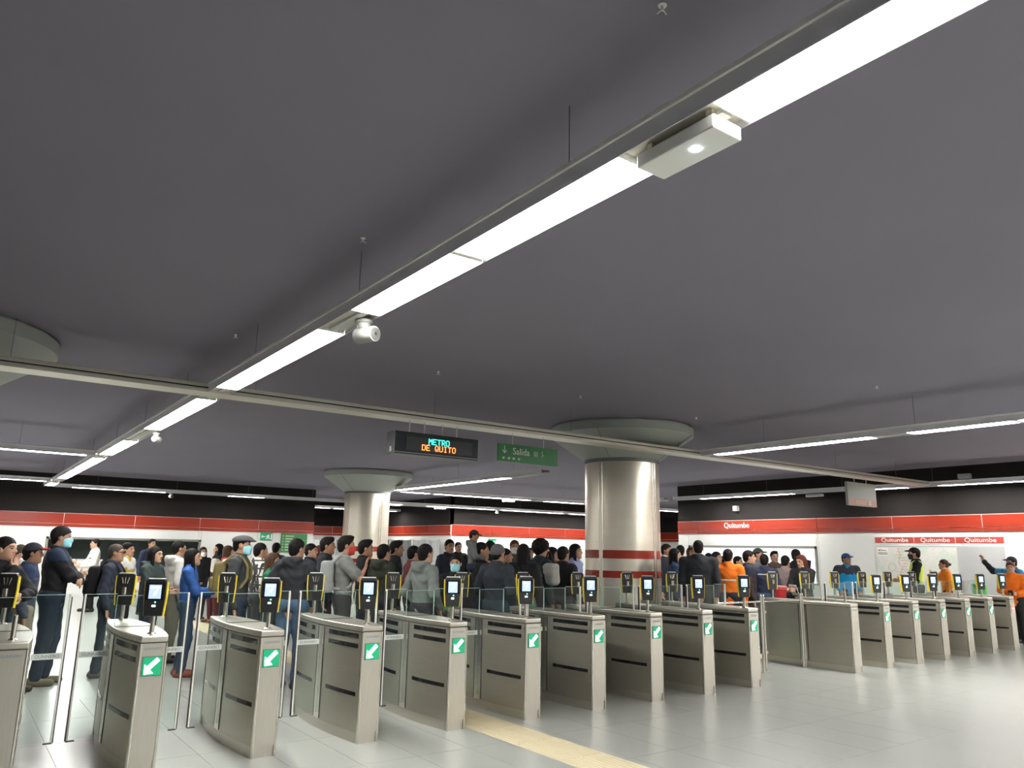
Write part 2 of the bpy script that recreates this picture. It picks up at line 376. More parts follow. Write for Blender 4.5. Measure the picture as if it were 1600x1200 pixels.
trough('x', 21.5, 21.75, 11.13, 19.4, [(11.4, 12.4), (12.6, 14.5), (14.6, 16.5), (17.2, 19.0)], 'lit trough between the two columns, beyond the exit sign')
trough('x', 27.9, 28.15, 12.2, 29.5, [(12.8, 14.8), (16.0, 17.6), (17.7, 19.4), (19.8, 21.6), (21.7, 23.4), (23.8, 26)], 'lit trough in front of the silver sheets and red band')
trough('y', 19.48, 19.73, -13.8, 17.6, mods(-13.6, 5.7, 11)+[(5.8, 7.35), (7.4, 9.0), (9.8, 10.7), (13.1, 14.72), (14.78, 16.5)], 'thin lit trough along the lit booth wall')
trough('y', 19.48, 19.73, 18.0, 21.4, [(18.6, 20.6)], 'short lit trough just right of the nearest column')
trough('x', 22.3, 22.55, 21.5, 30.5, [(21.9, 23.5), (23.6, 25.2), (25.6, 27.2), (27.4, 29.2)], 'lit trough in the recess behind the lit booth')
trough('x', -1.0, -.75, 2.49, 10.82, mods(2.7, 10.7, 6), 'added unseen light trough behind the camera on the right')  # added out of view to brighten the floor and ceiling on the right
trough('x', -1.0, -.75, 11.15, 19.44, mods(11.3, 19.3, 6), 'added unseen light trough far to the right behind the camera')  # added row carried on, out of view, for more light from the right
trough('x', 33.4, 33.65, 12.1, 17.6, [(12.4, 14), (14.2, 15.9), (16, 17.4)], 'light trough inside the passage beside the ticket office')
# ------------------------------------------------------------------ things on the troughs and ceiling
eb = empty('emergency_light', (2.325, 1.75, 3.29)); tag(eb, 'white emergency light box hung under the main light trough', 'emergency light')
box('housing', (-.088, 0, 0), (.088, .43, .062), M_wplast, eb, .008)
MB().lathe([(.0, -.006), (.020, -.005), (.022, .0), (.0, .001)], (-.01, .16, 0), 20).build('led', pbr('emergency_led', (.8, .85, 1), .3, emit=(.75, .88, 1), estr=18), eb, smooth=True)
box('bracket', (-.06, .03, .0625), (.06, .06, .107), M_alu, eb); box('bracket', (-.06, .36, .0625), (.06, .39, .107), M_alu, eb)
M_camw = pbr('camera_shell', (.28, .28, .26), .45)
def cctv(loc, rz, label, s=1.):
    c = empty('security_camera', loc, rz); c.scale = (s, s, s); tag(c, label, 'security camera', 'cameras on the troughs')
    MB().lathe([(.045, .16), (.07, .155), (.07, .135), (.055, .125), (.05, .10), (.038, .085)], n=24).build('mount', M_camw, c, smooth=True)
    MB().tube((0, .06, .035), (0, -.13, .03), .062, 24).build('body', M_camw, c, smooth=True, bevel=.008)
    MB().tube((0, -.131, .03), (0, -.136, .03), .050, 24).build('lens_glass', pbr('camera_window', (.055, .055, .05), .5), c, smooth=True)
    MB().tube((0, -.1365, .03), (0, -.140, .03), .012, 12).build('lens', M_black, c)
    return c
cctv((2.40, 5.33, 3.215), .35, 'white bullet security camera under the main light trough')
cctv((2.42, 12.98, 3.22), 2.4, 'small white camera on the second light trough, upper left', .8)
cctv((6.02, 28.52, 3.22), .2, 'tiny white camera on the trough by the ticket window wall', .9)
cctv((19.5, 27.95, 3.22), .2, 'tiny camera on the trough above the silver sheets', .9)
def wall_box(loc, size, mat, name, label, cat):
    o = MB().box((-size[0]/2, -size[1]/2, 0), (size[0]/2, size[1]/2, size[2])).build(name, mat, None, bevel=.01); o.location = loc; tag(o, label, cat)
    box('face_grille', (-size[0]/2-.004, -size[1]/2+.03, .03), (-size[0]/2, size[1]/2-.03, size[2]-.03), M_grey, o); return o
q = at_X(1150, 796, XR-.08); wall_box((q.x, q.y, q.z-.05), (.14, .16, .16), M_grey, 'wall_speaker', 'small grey box above the station name lettering', 'speaker')
q = at_X(1507, 744, XR-.08); wall_box((q.x, q.y, q.z-.06), (.14, .28, .12), M_grey, 'wall_speaker', 'grey oblong box high on the dark upper wall at right', 'speaker')
q = at_z(1252, 773, 3.28); wall_box((19.6, q.y, 3.26), (.12, .5, .07), M_wplast, 'emergency_light', 'grey emergency light under the booth wall trough', 'emergency light')
q = at_z(808, 783, 3.28); wall_box((q.x, 21.62, 3.27), (.45, .14, .07), M_wplast, 'emergency_light', 'white emergency light under the trough between the columns', 'emergency light')
q = at_z(670, 798, 3.28); wall_box((16.6, 28.0, 3.27), (.5, .14, .07), M_wplast, 'emergency_light', 'white emergency light on the trough before the sheets', 'emergency light')
# sprinkler-like ceiling anchors
ah = MB().lathe([(.035, 0), (.035, -.008), (.012, -.012), (.012, -.05), (.0, -.052)], n=14)
for k in range(3):
    t = k*2.094; ah.tube((.012*math.cos(t), .012*math.sin(t), -.045), (.045*math.cos(t), .045*math.sin(t), -.065), .006, 6)
ahm = ah.mesh('body', M_wplast, True)
for (x, y, lb) in ((1035, 8, 'at the top edge left of the light'), (567, 372, 'left of the main light trough'), (368, 523, 'above the left end of the cable tray'), (685, 581, 'above the red lettered display'),
                   (907, 619, 'above the nearest column capital'), (1088, 652, 'right of the nearest column capital'), (1370, 604, 'above the bright right trough')):
    p = at_z(x, y, ZC); o = empty('ceiling_sprinkler', (p.x, p.y, ZC)); tag(o, 'small white ceiling sprinkler '+lb, 'sprinkler', 'ceiling sprinklers')
    obj('sprinkler_body', ahm, o); o.scale = (.55, .55, .55)
# ------------------------------------------------------------------ LED display
FONT = {'M': '10001 11011 10101 10101 10001 10001 10001', 'E': '11111 10000 10000 11110 10000 10000 11111', 'T': '11111 00100 00100 00100 00100 00100 00100', 'R': '11110 10001 10001 11110 10100 10010 10001',
        'O': '01110 10001 10001 10001 10001 10001 01110', 'D': '11110 10001 10001 10001 10001 10001 11110', 'Q': '01110 10001 10001 10001 10101 10010 01101', 'U': '10001 10001 10001 10001 10001 10001 01110', 'I': '01110 00100 00100 00100 00100 00100 01110', ' ': '00000 00000 00000 00000 00000 00000 00000'}
ld = empty('led_display', (5.40, 9.20, 2.885)); tag(ld, 'black hanging display with teal and orange dot lettering', 'display sign')
box('case', (-.70, 0, 0), (.66, .24, .31), M_board, ld, .012)
box('window', (-.53, -.006, .065), (.55, 0, .25), M_boardin, ld)
box('lower_trim', (-.70, -.012, .018), (.66, 0, .026), M_grey, ld)
box('badge', (-.708, .08, .03), (-.70, .13, .10), M_wplast, ld)
def dots(s, zc, mat, name):
    pt = .0117; mb = MB(); n = len(s); x0 = -n*6*pt/2
    for i, ch in enumerate(s):
        for r_, row in enumerate(FONT[ch].split()):
            for c_, b in enumerate(row):
                if b == '1':
                    x = x0+(i*6+c_)*pt; z = zc+(3-r_)*pt; mb.box((x+.001, -.011, z+.001), (x+pt-.001, -.0065, z+pt-.001))
    mb.build(name, mat, ld)
dots('METRO', .196, M_teal, 'dot_lettering'); dots('DE QUITO', .106, M_orangeled, 'dot_lettering')
for x in (-.42, -.18, .12, .36): MB().tube((x, .12, .31), (x, .12, ZL-2.885), .008, 8).build('hanger', M_alu, ld)
# exit sign
ex = empty('exit_sign', (7.05, 9.28, 2.93)); tag(ex, 'green hanging exit sign with arrows beside the black display', 'sign')
box('panel', (-.575, 0, 0), (.575, .035, .27), M_signg, ex, .004)
text('lettering', 'Salida', .145, M_wtext, ex, face_neg_y(-.145, -.002, .165), .0015)
def arrow_down(mb, x, z, h, t=.012):
    mb.box((x-t/2, -.003, z-h/2), (x+t/2, 0, z+h/2))
    for s in (-1, 1):
        mb.add([(x, -.003, z-h/2), (x, 0, z-h/2), (x+s*h*.36, 0, z-h/2+h*.36), (x+s*h*.36, -.003, z-h/2+h*.36), (x, -.003, z-h/2+t*1.5), (x, 0, z-h/2+t*1.5), (x+s*h*.36, 0, z-h/2+h*.36+t*1.5), (x+s*h*.36, -.003, z-h/2+h*.36+t*1.5)],
               [(0, 1, 2, 3), (4, 7, 6, 5), (0, 3, 7, 4), (1, 5, 6, 2), (0, 4, 5, 1), (3, 2, 6, 7)])
mb = MB(); arrow_down(mb, -.46, .18, .115); mb.build('arrow', M_wtext, ex)
mb = MB()
for q_ in ((.10, .12, .175, .127), (.10, .185, .175, .192), (.10, .12, .107, .192), (.168, .12, .175, .192), (.122, .14, .153, .158), (.132, .158, .143, .172)): mb.box((q_[0], -.003, q_[1]), (q_[2], 0, q_[3]))
mb.build('pictogram', M_wtext, ex)
mb = MB().box((.262, -.003, .12), (.274, 0, .215)).box((.235, -.003, .118), (.268, 0, .128)).box((.268, -.003, .147), (.305, 0, .158)); mb.build('arrow', M_wtext, ex)
for x in (-.50, -.40, -.31, -.21): MB().box((x, -.003, .055), (x+.045, 0, .068)).box((x+.008, -.003, .04), (x+.037, 0, .052)).build('pictogram', M_wtext, ex)
for x in (-.30, .30): MB().tube((x, .018, .27), (x, .018, ZL-2.93), .007, 8).build('hanger', M_alu, ex)
# grey and salmon hanging panel at right
hp = empty('hanging_panel', (15.92, 9.27, 2.735)); tag(hp, 'hanging sign panel, grey above and salmon below, on the cable tray at right', 'sign')
box('panel', (0, 0, 0), (1.18, .06, .52), pbr('panel_grey', (.40, .42, .38), .4), hp, .004)
box('lower_panel', (.03, -.005, .01), (1.17, 0, .15), pbr('panel_salmon', (.62, .36, .27), .45), hp)
MB().box((.30, -.008, .10), (.75, -.0055, .115)).box((.30, -.008, .07), (.72, -.0055, .08)).box((.30, -.008, .045), (.75, -.0055, .055)).build('lettering', M_seam, hp)
for z in (.035, .07, .105): box('icon', (.84, -.008, z), (.93, -.0055, z+.024), M_wtext, hp)
for x in (.35, .85): MB().tube((x, .03, .52), (x, .03, ZL-2.735), .008, 8).build('hanger', M_alu, hp)
# ------------------------------------------------------------------ wall signs
def running_man(par, u0, z0, s, put):
    for (a, b, c, d) in ((.62, .70, .72, .80), (.55, .45, .70, .68), (.44, .52, .56, .60), (.70, .55, .80, .60), (.52, .22, .60, .46), (.66, .22, .73, .46), (.44, .20, .54, .27), (.73, .22, .84, .28), (.86, .12, .96, .88)):
        put('pictogram', u0+a*s, z0+b*s*.62, u0+c*s, z0+d*s*.62)
    for (a, b, c, d) in ((.10, .44, .40, .56), (.08, .40, .20, .60), (.14, .34, .22, .66)): put('arrow', u0+a*s, z0+b*s*.62, u0+c*s, z0+d*s*.62)
es = empty('emergency_exit_sign', (9.80, YL-.022, 1.83)); tag(es, 'green emergency exit sign on the white wall over the queue', 'sign', 'emergency exit signs')
box('plate', (0, -.012, 0), (.48, 0, .30), M_signg2, es)
running_man(es, 0, 0, .48, lambda nm, a, b, c, d: box(nm, (a, -.016, b), (c, -.0125, d), M_wtext, es))
es2 = empty('emergency_exit_sign', (19.75, 29.0-.022, 1.75)); tag(es2, 'small green emergency exit sign under the far red band', 'sign', 'emergency exit signs')
box('plate', (0, -.012, 0), (.48, 0, .38), M_signg2, es2)
running_man(es2, 0, .05, .48, lambda nm, a, b, c, d: box(nm, (a, -.016, b), (c, -.0125, d), M_wtext, es2))
gb = empty('directory_board', (10.62, YL-.022, 1.38)); tag(gb, 'green directory board with pale lines on the white wall', 'sign')
box('plate', (0, -.02, 0), (1.08, 0, .74), M_signg, gb)
M_pale = pbr('pale_green_print', (.42, .55, .33), .5)
for k, (z, l) in enumerate(((.64, .36), (.54, .30), (.43, .34), (.32, .30), (.21, .36), (.10, .28))):
    MB().tube((.09, -.0205, z), (.09, -.024, z), .028, 12).build('bullet', M_pale, gb); box('text_line', (.18, -.024, z-.026), (.18+l, -.0205, z+.026), M_pale, gb)
    if k in (1, 3): box('rule', (.18, -.024, z-.052), (1.05, -.0205, z-.045), M_pale, gb)
# information boards on the right wall
def board(y0, y1, kind, label):
    b = empty('information_board', (XR-.022, y1, 0)); tag(b, label, 'notice board', 'station information boards')
    L = y1-y0      # local -Y runs to screen right
    box('backing', (-.03, -L, .55), (0, 0, 2.17), M_white, b)
    box('header', (-.036, -L+.008, 2.0), (-.030, -.008, 2.15), M_hred, b)
    text('station_name', 'Quitumbe', .155, M_wtext, b, face_neg_x(-.039, -L/2-.02, 2.073), .0015, sx=1.15)
    box('text_line', (-.034, -L*.62, 1.955), (-.0305, -.12, 1.968), M_grey, b)
    box('frame_strip', (-.036, -L+.008, 1.90), (-.0305, -.008, 1.925), pbr('frame_grey', (.38, .40, .38), .5), b)
    box('sheet', (-.036, -L+.012, .62), (-.0305, -.012, 1.897), M_map if kind else M_grey, b)
    return b
mt = bpy.data.materials.new('city_map'); t_, b_ = nt(mt); M_map = mt
tc = t_.nodes.new('ShaderNodeTexCoord'); vo = t_.nodes.new('ShaderNodeTexVoronoi'); vo.feature = 'DISTANCE_TO_EDGE'; vo.inputs['Scale'].default_value = 9
no = t_.nodes.new('ShaderNodeTexNoise'); no.inputs['Scale'].default_value = 2.6; rp = t_.nodes.new('ShaderNodeValToRGB')
rp.color_ramp.elements[0].position = .40; rp.color_ramp.elements[0].color = (.68, .66, .60, 1); rp.color_ramp.elements[1].position = .62; rp.color_ramp.elements[1].color = (.58, .66, .56, 1)
e_ = rp.color_ramp.elements.new(.5); e_.color = (.70, .68, .63, 1)
r2 = t_.nodes.new('ShaderNodeValToRGB'); r2.color_ramp.elements[0].position = .0; r2.color_ramp.elements[0].color = (1, 1, 1, 1); r2.color_ramp.elements[1].position = .03; r2.color_ramp.elements[1].color = (0, 0, 0, 1)
mx = t_.nodes.new('ShaderNodeMix'); mx.data_type = 'RGBA'; mx.inputs[7].default_value = (.56, .52, .50, 1)
for n_ in (vo, no): t_.links.new(tc.outputs['Object'], n_.inputs['Vector'])
t_.links.new(no.outputs[0], rp.inputs[0]); t_.links.new(vo.outputs['Distance'], r2.inputs[0]); t_.links.new(r2.outputs[0], mx.inputs[0]); t_.links.new(rp.outputs[0], mx.inputs[6]); t_.links.new(mx.outputs[2], b_.inputs['Base Color'])
b1 = board(10.12, 11.17, 1, 'city map board with red header and logo, leftmost of three')
b2 = board(9.09, 10.115, 1, 'city map board with red header, middle of three')
b3 = board(7.98, 9.085, 0, 'plain grey information board with red header, rightmost of three')
box('logo_plate', (-.040, -.34, 1.66), (-.0365, -.05, 1.87), M_wtext, b1)
text('logo_lettering', 'Metro', .07, M_hred, b1, face_neg_x(-.0425, -.22, 1.81), .001)
box('logo_mark', (-.042, -.12, 1.795), (-.0405, -.075, 1.825), M_hred, b1)
for z in (1.70, 1.735): box('logo_line', (-.042, -.33, z), (-.0405, -.06, z+.018), M_print, b1)
rnd = random.Random(3)
M_mline = pbr('map_line_red', (.62, .36, .30), .5)
for k in range(11):
    z = 1.84-k*.075; y = -.62+.10*math.sin(k*.9); l = rnd.uniform(.12, .34)
    box('map_label', (-.040, y-l, z), (-.0365, y, z+.014), M_mline, b1)
pts = [(-.60, 1.86), (-.66, 1.66), (-.60, 1.5), (-.70, 1.36), (-.62, 1.2), (-.68, 1.0), (-.62, .8)]
mb = MB()
for (a, b), (c, d) in zip(pts[:-1], pts[1:]): mb.tube((-.039, a, b), (-.039, c, d), .007, 6)
mb.build('metro_line', M_mline, b1)
mb = MB()
for k in range(20):
    a, c = 2*math.pi*k/20, 2*math.pi*(k+1)/20; mb.tube((-.039, -.42+.10*math.cos(a), 1.38+.10*math.sin(a)), (-.039, -.42+.10*math.cos(c), 1.38+.10*math.sin(c)), .005, 6)
mb.build('map_ring', M_mline, b1)
# map sheet seen in the lit booth
bm_ = MB().box((0, -1.45, 1.15), (.02, 0, 1.72)).build('wall_map', pbr('booth_map', (.62, .74, .66), .5, noise=.25, nscale=9)); bm_.location = (XR+2.36, 17.1, 0); tag(bm_, 'pale green map pinned inside the lit booth', 'map')
for z in (1.25, 1.45, 1.62): box('map_line', (-.004, -1.35, z), (0, -.1, z+.012), M_grey, bm_)
# counter in front of the ticket window
ct = empty('ticket_counter', (3.45, YL-1.1, 0)); tag(ct, 'white counter ledge in front of the dark ticket window', 'counter')
box('top', (-.75, -.3, 1.02), (.75, .3, 1.08), M_greyp, ct, .006); box('front', (-.7, -.26, 0), (.7, -.22, 1.02), M_white, ct); box('side', (-.7, -.2195, 0), (-.66, .26, 1.02), M_white, ct); box('side', (.66, -.2195, 0), (.7, .26, 1.02), M_white, ct)
# silver plastic sheets
M_sheet = pbr('silver_sheet', (.19, .20, .20), .34, .45, noise=.2, nscale=5, bump=.6, bscale=9)
M_sheetw = pbr('pale_sheet', (.40, .41, .41), .38, .25, noise=.12, nscale=5, bump=.5, bscale=8)
def sheet(y0, y1, z0, z1, mat, label, x=17.45, axis='y'):
    nu, nv = 28, 10; vs = []; fs = []; ph = rnd.uniform(0, 6)
    for s in (0, 1):
        for i in range(nu+1):
            u = i/nu; d = .09*math.sin(u*13+ph)+.05*math.sin(u*31+ph*2)
            for j in range(nv+1):
                v = j/nv; dd = d*(1-.75*v)+s*.006; sag = -.05*math.sin(math.pi*u)*(v**3)
                vs.append((x+dd, y0+(y1-y0)*u, z0+(z1-z0)*v+sag) if axis == 'y' else (y0+(y1-y0)*u, x+dd, z0+(z1-z0)*v+sag))
    n = (nu+1)*(nv+1)
    for i in range(nu):
        for j in range(nv):
            a = i*(nv+1)+j; b = a+nv+1
            fs += [(a, b, b+1, a+1), (n+a, n+a+1, n+b+1, n+b)]
    o = MB().add(vs, fs).build('plastic_sheet', mat, None, True); tag(o, label, 'plastic sheet', 'hanging plastic sheets'); return o
ys = [36.6, 35.3, 34.1, 33.0, 31.9, 30.7, 29.3]
nm = ['farthest silver plastic sheet, next to the passage', 'silver sheet second from the passage', 'silver sheet third from the passage', 'silver sheet fourth from the passage', 'pale plastic sheet second from the block corner', 'pale plastic sheet at the block corner']
for k in range(6): sheet(ys[k]-.04, ys[k+1]+.04, 0, 2.05, M_sheet if k < 4 else M_sheetw, nm[k])
sheet(12.3, 14.6, 0, 1.98, M_sheetw, 'pale sheet across the passage beside the directory board', 34.2, 'x')
sheet(14.7, 17.2, 0, 1.98, M_sheet, 'silver sheet across the passage, left of the far column', 34.2, 'x')
# ------------------------------------------------------------------ ticket gates
GH, GL, WE, WM = .955, .75, .093, .158        # height, half length, half widths at ends and middle
def hw(y): return WM-(WM-WE)*(y/GL)**2
def plan(ins=0., n=14):
    L = GL-ins; ys_ = [-L+2*L*i/n for i in range(n+1)]
    return [(hw(y)-ins, y) for y in ys_]+[(-hw(y)+ins, y) for y in reversed(ys_)]
def side_strip(s, y0, y1, z0, z1, out=.003, dep=.006, n=6):
    vs = []; fs = []
    for i in range(n+1):
        y = y0+(y1-y0)*i/n; x = hw(y)
        for dx in (-dep, out):
            for z in (z0, z1): vs.append((s*(x+dx), y, z))
    for i in range(n):
        q_ = i*4; fs += [(q_+2, q_+6, q_+7, q_+3), (q_+1, q_+3, q_+7, q_+5), (q_, q_+4, q_+6, q_+2), (q_, q_+1, q_+5, q_+4)]
    fs += [(0, 2, 3, 1), (n*4, n*4+1, n*4+3, n*4+2)]
    if s < 0: fs = [tuple(reversed(f)) for f in fs]
    return MB().add(vs, fs)
def make_reader(par, y, back, tilt=27):
    r = empty('card_reader', (0, y, 0)); r.parent = par; r.rotation_euler.z = math.radians(-tilt)+(math.pi if back else 0)
    W_, z0, z1, D = .076, 1.085, 1.355, .046
    # housing: body tapering towards the bottom
    prof = [(-W_*.86, z0), (W_*.86, z0), (W_, z0+.14), (W_, z1-.02), (W_*.8, z1), (-W_*.8, z1), (-W_, z1-.02), (-W_, z0+.14)]
    n = len(prof)
    vs = [(x, -D/2-(z-z0)*.0, z) for x, z in prof]+[(x, D/2, z) for x, z in prof]
    MB().add(vs, [tuple(range(n)), tuple(range(2*n-1, n-1, -1))]+[((i+1) % n, i, n+i, n+(i+1) % n) for i in range(n)]).build('housing', M_black, r, bevel=.004)
    for s in (-1, 1):
        vs = []
        for x, z in ((W_*.86, z0), (W_, z0+.14), (W_, z1-.02)):
            for dx in (.0005, .0075):
                for yy in (-.012, .022): vs.append((s*(x+dx), yy, z))
        fs = []
        for i in range(2):
            q_ = i*4; fs += [(q_+2, q_+3, q_+7, q_+6), (q_, q_+4, q_+5, q_+1), (q_, q_+2, q_+6, q_+4), (q_+1, q_+5, q_+7, q_+3)]
        fs += [(0, 1, 3, 2), (8, 10, 11, 9)]
        if s < 0: fs = [tuple(reversed(f)) for f in fs]
        MB().add(vs, fs).build('yellow_edge', M_yel, r)
    MB().box((-W_*.8, -.018, z1+.0005), (W_*.8, .022, z1+.008)).build('top_trim', M_greyp, r, bevel=.003)
    box('screen_bezel', (-W_*.84, -D/2-.002, z0+.118), (W_*.84, -D/2-.0001, z1-.025), M_blackg, r)
    box('screen', (-W_*.58, -D/2-.0035, z0+.128), (W_*.58, -D/2-.0021, z1-.04), M_screen, r)
    box('screen_line', (-W_*.45, -D/2-.0048, z1-.065), (W_*.45, -D/2-.0036, z1-.055), M_screen2, r)
    MB().add([(-.010, -D/2-.0045, z0+.15), (.012, -D/2-.0045, z0+.165), (.020, -D/2-.0045, z0+.20), (-.004, -D/2-.0045, z0+.175),
              (-.010, -D/2-.0036, z0+.15), (.012, -D/2-.0036, z0+.165), (.020, -D/2-.0036, z0+.20), (-.004, -D/2-.0036, z0+.175)],
             [(0, 1, 2, 3), (7, 6, 5, 4), (0, 4, 5, 1), (1, 5, 6, 2), (2, 6, 7, 3), (3, 7, 4, 0)]).build('screen_icon', M_screen2, r)
    MB().tube((.008, -D/2-.003, z0+.102), (.008, -D/2-.0001, z0+.102), .006, 10).build('status_light', M_ledg, r)
    MB().box((-.013, -D/2-.0045, z0+.068), (.013, -D/2-.0001, z0+.082)).build('reader_light', M_led, r, bevel=.0015)
    # back bracket: a fork of three steel fingers above a round clamp
    for dx in (-.03, 0, .03): MB().tube((dx*.55, D/2+.003, z1-.085), (dx, D/2+.003, z1-.03), .006, 8).build('bracket_finger', M_steelb, r)
    MB().tube((0, D/2+.008, z0+.09), (0, D/2+.008, z0+.155), .022, 14).build('clamp', M_steelb, r)
    return r
def make_gate():
    g = empty('ticket_gate')
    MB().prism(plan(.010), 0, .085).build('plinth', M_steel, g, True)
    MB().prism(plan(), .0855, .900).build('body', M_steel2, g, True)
    MB().prism(plan(.004), .9005, .906).build('lid_gap', M_rub, g)
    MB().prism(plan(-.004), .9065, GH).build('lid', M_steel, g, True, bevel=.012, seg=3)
    box('lid_groove', (-.15, -.02, GH+.0003), (.15, .02, GH+.003), M_rub, g)
    for s in (-1, 1):
        MB().box((-WE+.004, s*GL-(.002 if s > 0 else .004), .0862), (WE-.004, s*GL+(.004 if s > 0 else .002), .8995)).build('end_plate', M_steel, g)
        for t in (-1, 1): MB().tube((t*(WE-.004), s*(GL-.006), .0), (t*(WE-.004), s*(GL-.006), .9), .013, 10).build('corner_trim', M_steelb, g, True)
        side_strip(s, -.06, .06, .09, .898, .004, .004, 2).build('centre_panel', M_steelb, g)
        side_strip(s, -.072, -.060, .10, .895, .0045, .004, 1).build('slot_seal', M_rub, g)
        side_strip(s, .060, .072, .10, .895, .0045, .004, 1).build('slot_seal', M_rub, g)
        for y0, y1 in ((-.69, -.17), (.17, .69)):
            for z0, z1 in ((.845, .885), (.765, .802), (.372, .405)): side_strip(s, y0, y1, z0, z1).build('sensor_window', M_blackg, g)
        # sliding wing
        a, b = sorted((s*.162, s*.386))
        wg = box('glass_wing', (a, -.006, .135), (b, .006, 1.215), M_glass, g)
        box('glass_top_edge', (a, -.0062, 1.2152), (b, .0062, 1.218), M_gedge, wg)
        c, d = sorted((s*.386, s*.398)); box('wing_edge', (c, -.011, .13), (d, .011, 1.218), M_aluw, wg)
        c, d = sorted((s*.3985, s*.406)); box('edge_seal', (c, -.012, .128), (d, .012, 1.20), M_rub, wg)
        c, d = sorted((s*.34, s*.398)); box('edge_foot', (c, -.011, .120), (d, .011, .1295), M_rub, wg)
        c, d = sorted((s*.18, s*.385)); box('frosted_band', (c, -.0075, .735), (d, -.0062, .78), M_frost, wg)
        text('brand_print', 'GUNNEBO', .034, M_print, wg, face_neg_y(s*.285, -.0078, .757), .0003)
    ug = box('upper_glass', (-.158, -.006, GH+.004), (.158, .006, 1.20), M_glass, g)
    box('glass_top_edge', (-.158, -.0062, 1.2002), (.158, .0062, 1.203), M_gedge, ug)
    for s in (-1, 1):
        a, b = sorted((s*.1582, s*.161)); box('glass_side_edge', (a, -.0062, GH+.004), (b, .0062, 1.203), M_gedge, ug)
    for s in (-1, 1):
        MB().lathe([(.034, 0), (.034, .004), (.022, .010), (.018, .012)], (0, s*.62, GH), 18).build('pole_flange', M_steelb, g, True)
        MB().tube((0, s*.62, GH+.004), (0, s*.62, 1.12), .017, 14).build('pole', M_steelb, g, True)
    return g
def add_front(g, kind):
    y = -GL-.0045
    text('brand_print', 'GUNNEBO', .026, M_printb, g, face_neg_y(0, y-.0003, .862), .0003)
    if kind == 'none': return
    box('signal_frame', (-.068, y-.004, .672), (.068, y, .808), M_black, g)
    box('signal_panel', (-.065, y-.006, .675), (.065, y-.0042, .805), M_green if kind == 'arrow' else M_redx, g)
    if kind == 'arrow':
        c = [(-.05, .685), (-.05, .755), (-.034, .739), (.030, .800), (.052, .778), (-.012, .717), (.012, .690)]
        n = len(c); vs = [(x, y-.0085, z) for x, z in c]+[(x, y-.0062, z) for x, z in c]
        MB().add(vs, [tuple(range(n)), tuple(range(2*n-1, n-1, -1))]+[((i+1) % n, i, n+i, n+(i+1) % n) for i in range(n)]).build('arrow', M_arrow, g)
    else:
        MB().box((-.04, y-.0085, .73), (.04, y-.0062, .75)).build('stop_bar', M_arrow, g)
GY = 7.07
ordn = ['first', 'second', 'third', 'fourth', 'fifth', 'sixth', 'seventh', 'eighth', 'ninth', 'tenth']
proto = make_gate()
gates = []
for i in range(17):
    g = proto if i == 0 else copy_tree(proto); gates.append(g)
for i, g in enumerate(gates):
    left = i < 10
    x = .447+.888*i if left else 10.79+.888*(i-10)
    g.location = (x, GY, 0)
    kind = 'none' if i in (0, 10) else ('stop' if i == 16 else 'arrow')
    add_front(g, kind)
    if i not in (0, 10): make_reader(g, -.62, False)
    make_reader(g, .62, True)
    if i == 10:
        for ch in list(g.children):
            if ch.name.startswith('sensor_window') and np.mean([v.co.x for v in ch.data.vertices]) < 0: bpy.data.objects.remove(ch)
        for ch in list(g.children):
            if ch.name.startswith(('glass_wing',)) and np.mean([v.co.x for v in ch.data.vertices]) < 0:
                for c2 in list(ch.children): bpy.data.objects.remove(c2)
                bpy.data.objects.remove(ch)
    if left:
        lb = 'steel ticket gate cut off by the left edge of the picture' if i == 0 else 'steel ticket gate with green arrow, %s from the left' % ordn[i]
        if i == 9: lb = 'last gate of the long row, just left of the swing gate'
        tag(g, lb, 'ticket gate', 'ticket gates in the long left row')
    else:
        k = i-10
        lb = ['plain-sided steel end gate right of the swing gate', *['steel gate with green arrow, %s right of the plain-sided gate' % ordn[j] for j in range(5)], 'rightmost steel gate, with a red stop signal'][k]
        tag(g, lb, 'ticket gate', 'ticket gates in the right row')
# swing gate between the two rows
sg = empty('swing_gate', (9.60, 7.03, 0)); tag(sg, 'wide glass swing gate on round steel posts between the two rows', 'gate')
MB().lathe([(.075, 0), (.075, .010), (.03, .014)], n=24).build('base_plate', M_steel, sg, True)
for dx in (-.03, .03): 
    MB().tube((dx, 0, .01), (dx, 0, 1.03), .019, 14).build('post', M_steelb, sg, True); MB().lathe([(.0, 0), (.014, .004), (.021, .018), (.014, .034), (0, .038)], (dx, 0, 1.03), 14).build('post_knob', M_steelb, sg, True)
for dx in (.935, .985):
    MB().tube((dx, 0, 0), (dx, 0, 1.03), .019, 14).build('post', M_steelb, sg, True); MB().lathe([(.0, 0), (.014, .004), (.021, .018), (.014, .034), (0, .038)], (dx, 0, 1.03), 14).build('post_knob', M_steelb, sg, True)
MB().tube((.03, 0, .965), (.935, 0, .965), .014, 10).build('top_rail', M_steelb, sg, True)
box('glass_leaf', (.06, -.005, .14), (.92, .005, .95), M_glass, sg)
box('leaf_clip', (.045, -.012, .80), (.075, .012, .84), M_steelb, sg); box('leaf_clip', (.045, -.012, .25), (.075, .012, .29), M_steelb, sg)
fx = empty('glass_barrier', (8.62, 7.03, 0)); tag(fx, 'narrow fixed glass panel with top rail left of the swing gate', 'glass barrier')
box('glass_panel', (.03, -.005, .14), (.90, .005, .93), M_glass, fx); MB().tube((-.01, 0, .965), (.93, 0, .965), .014, 10).build('top_rail', M_steelb, fx, True)
MB().tube((.02, 0, 0), (.02, 0, .965), .014, 10).build('post', M_steelb, fx, True); MB().tube((.0, .0, .965), (.0, .0, 1.02), .012, 10).build('rail_stub', M_steelb, fx, True)
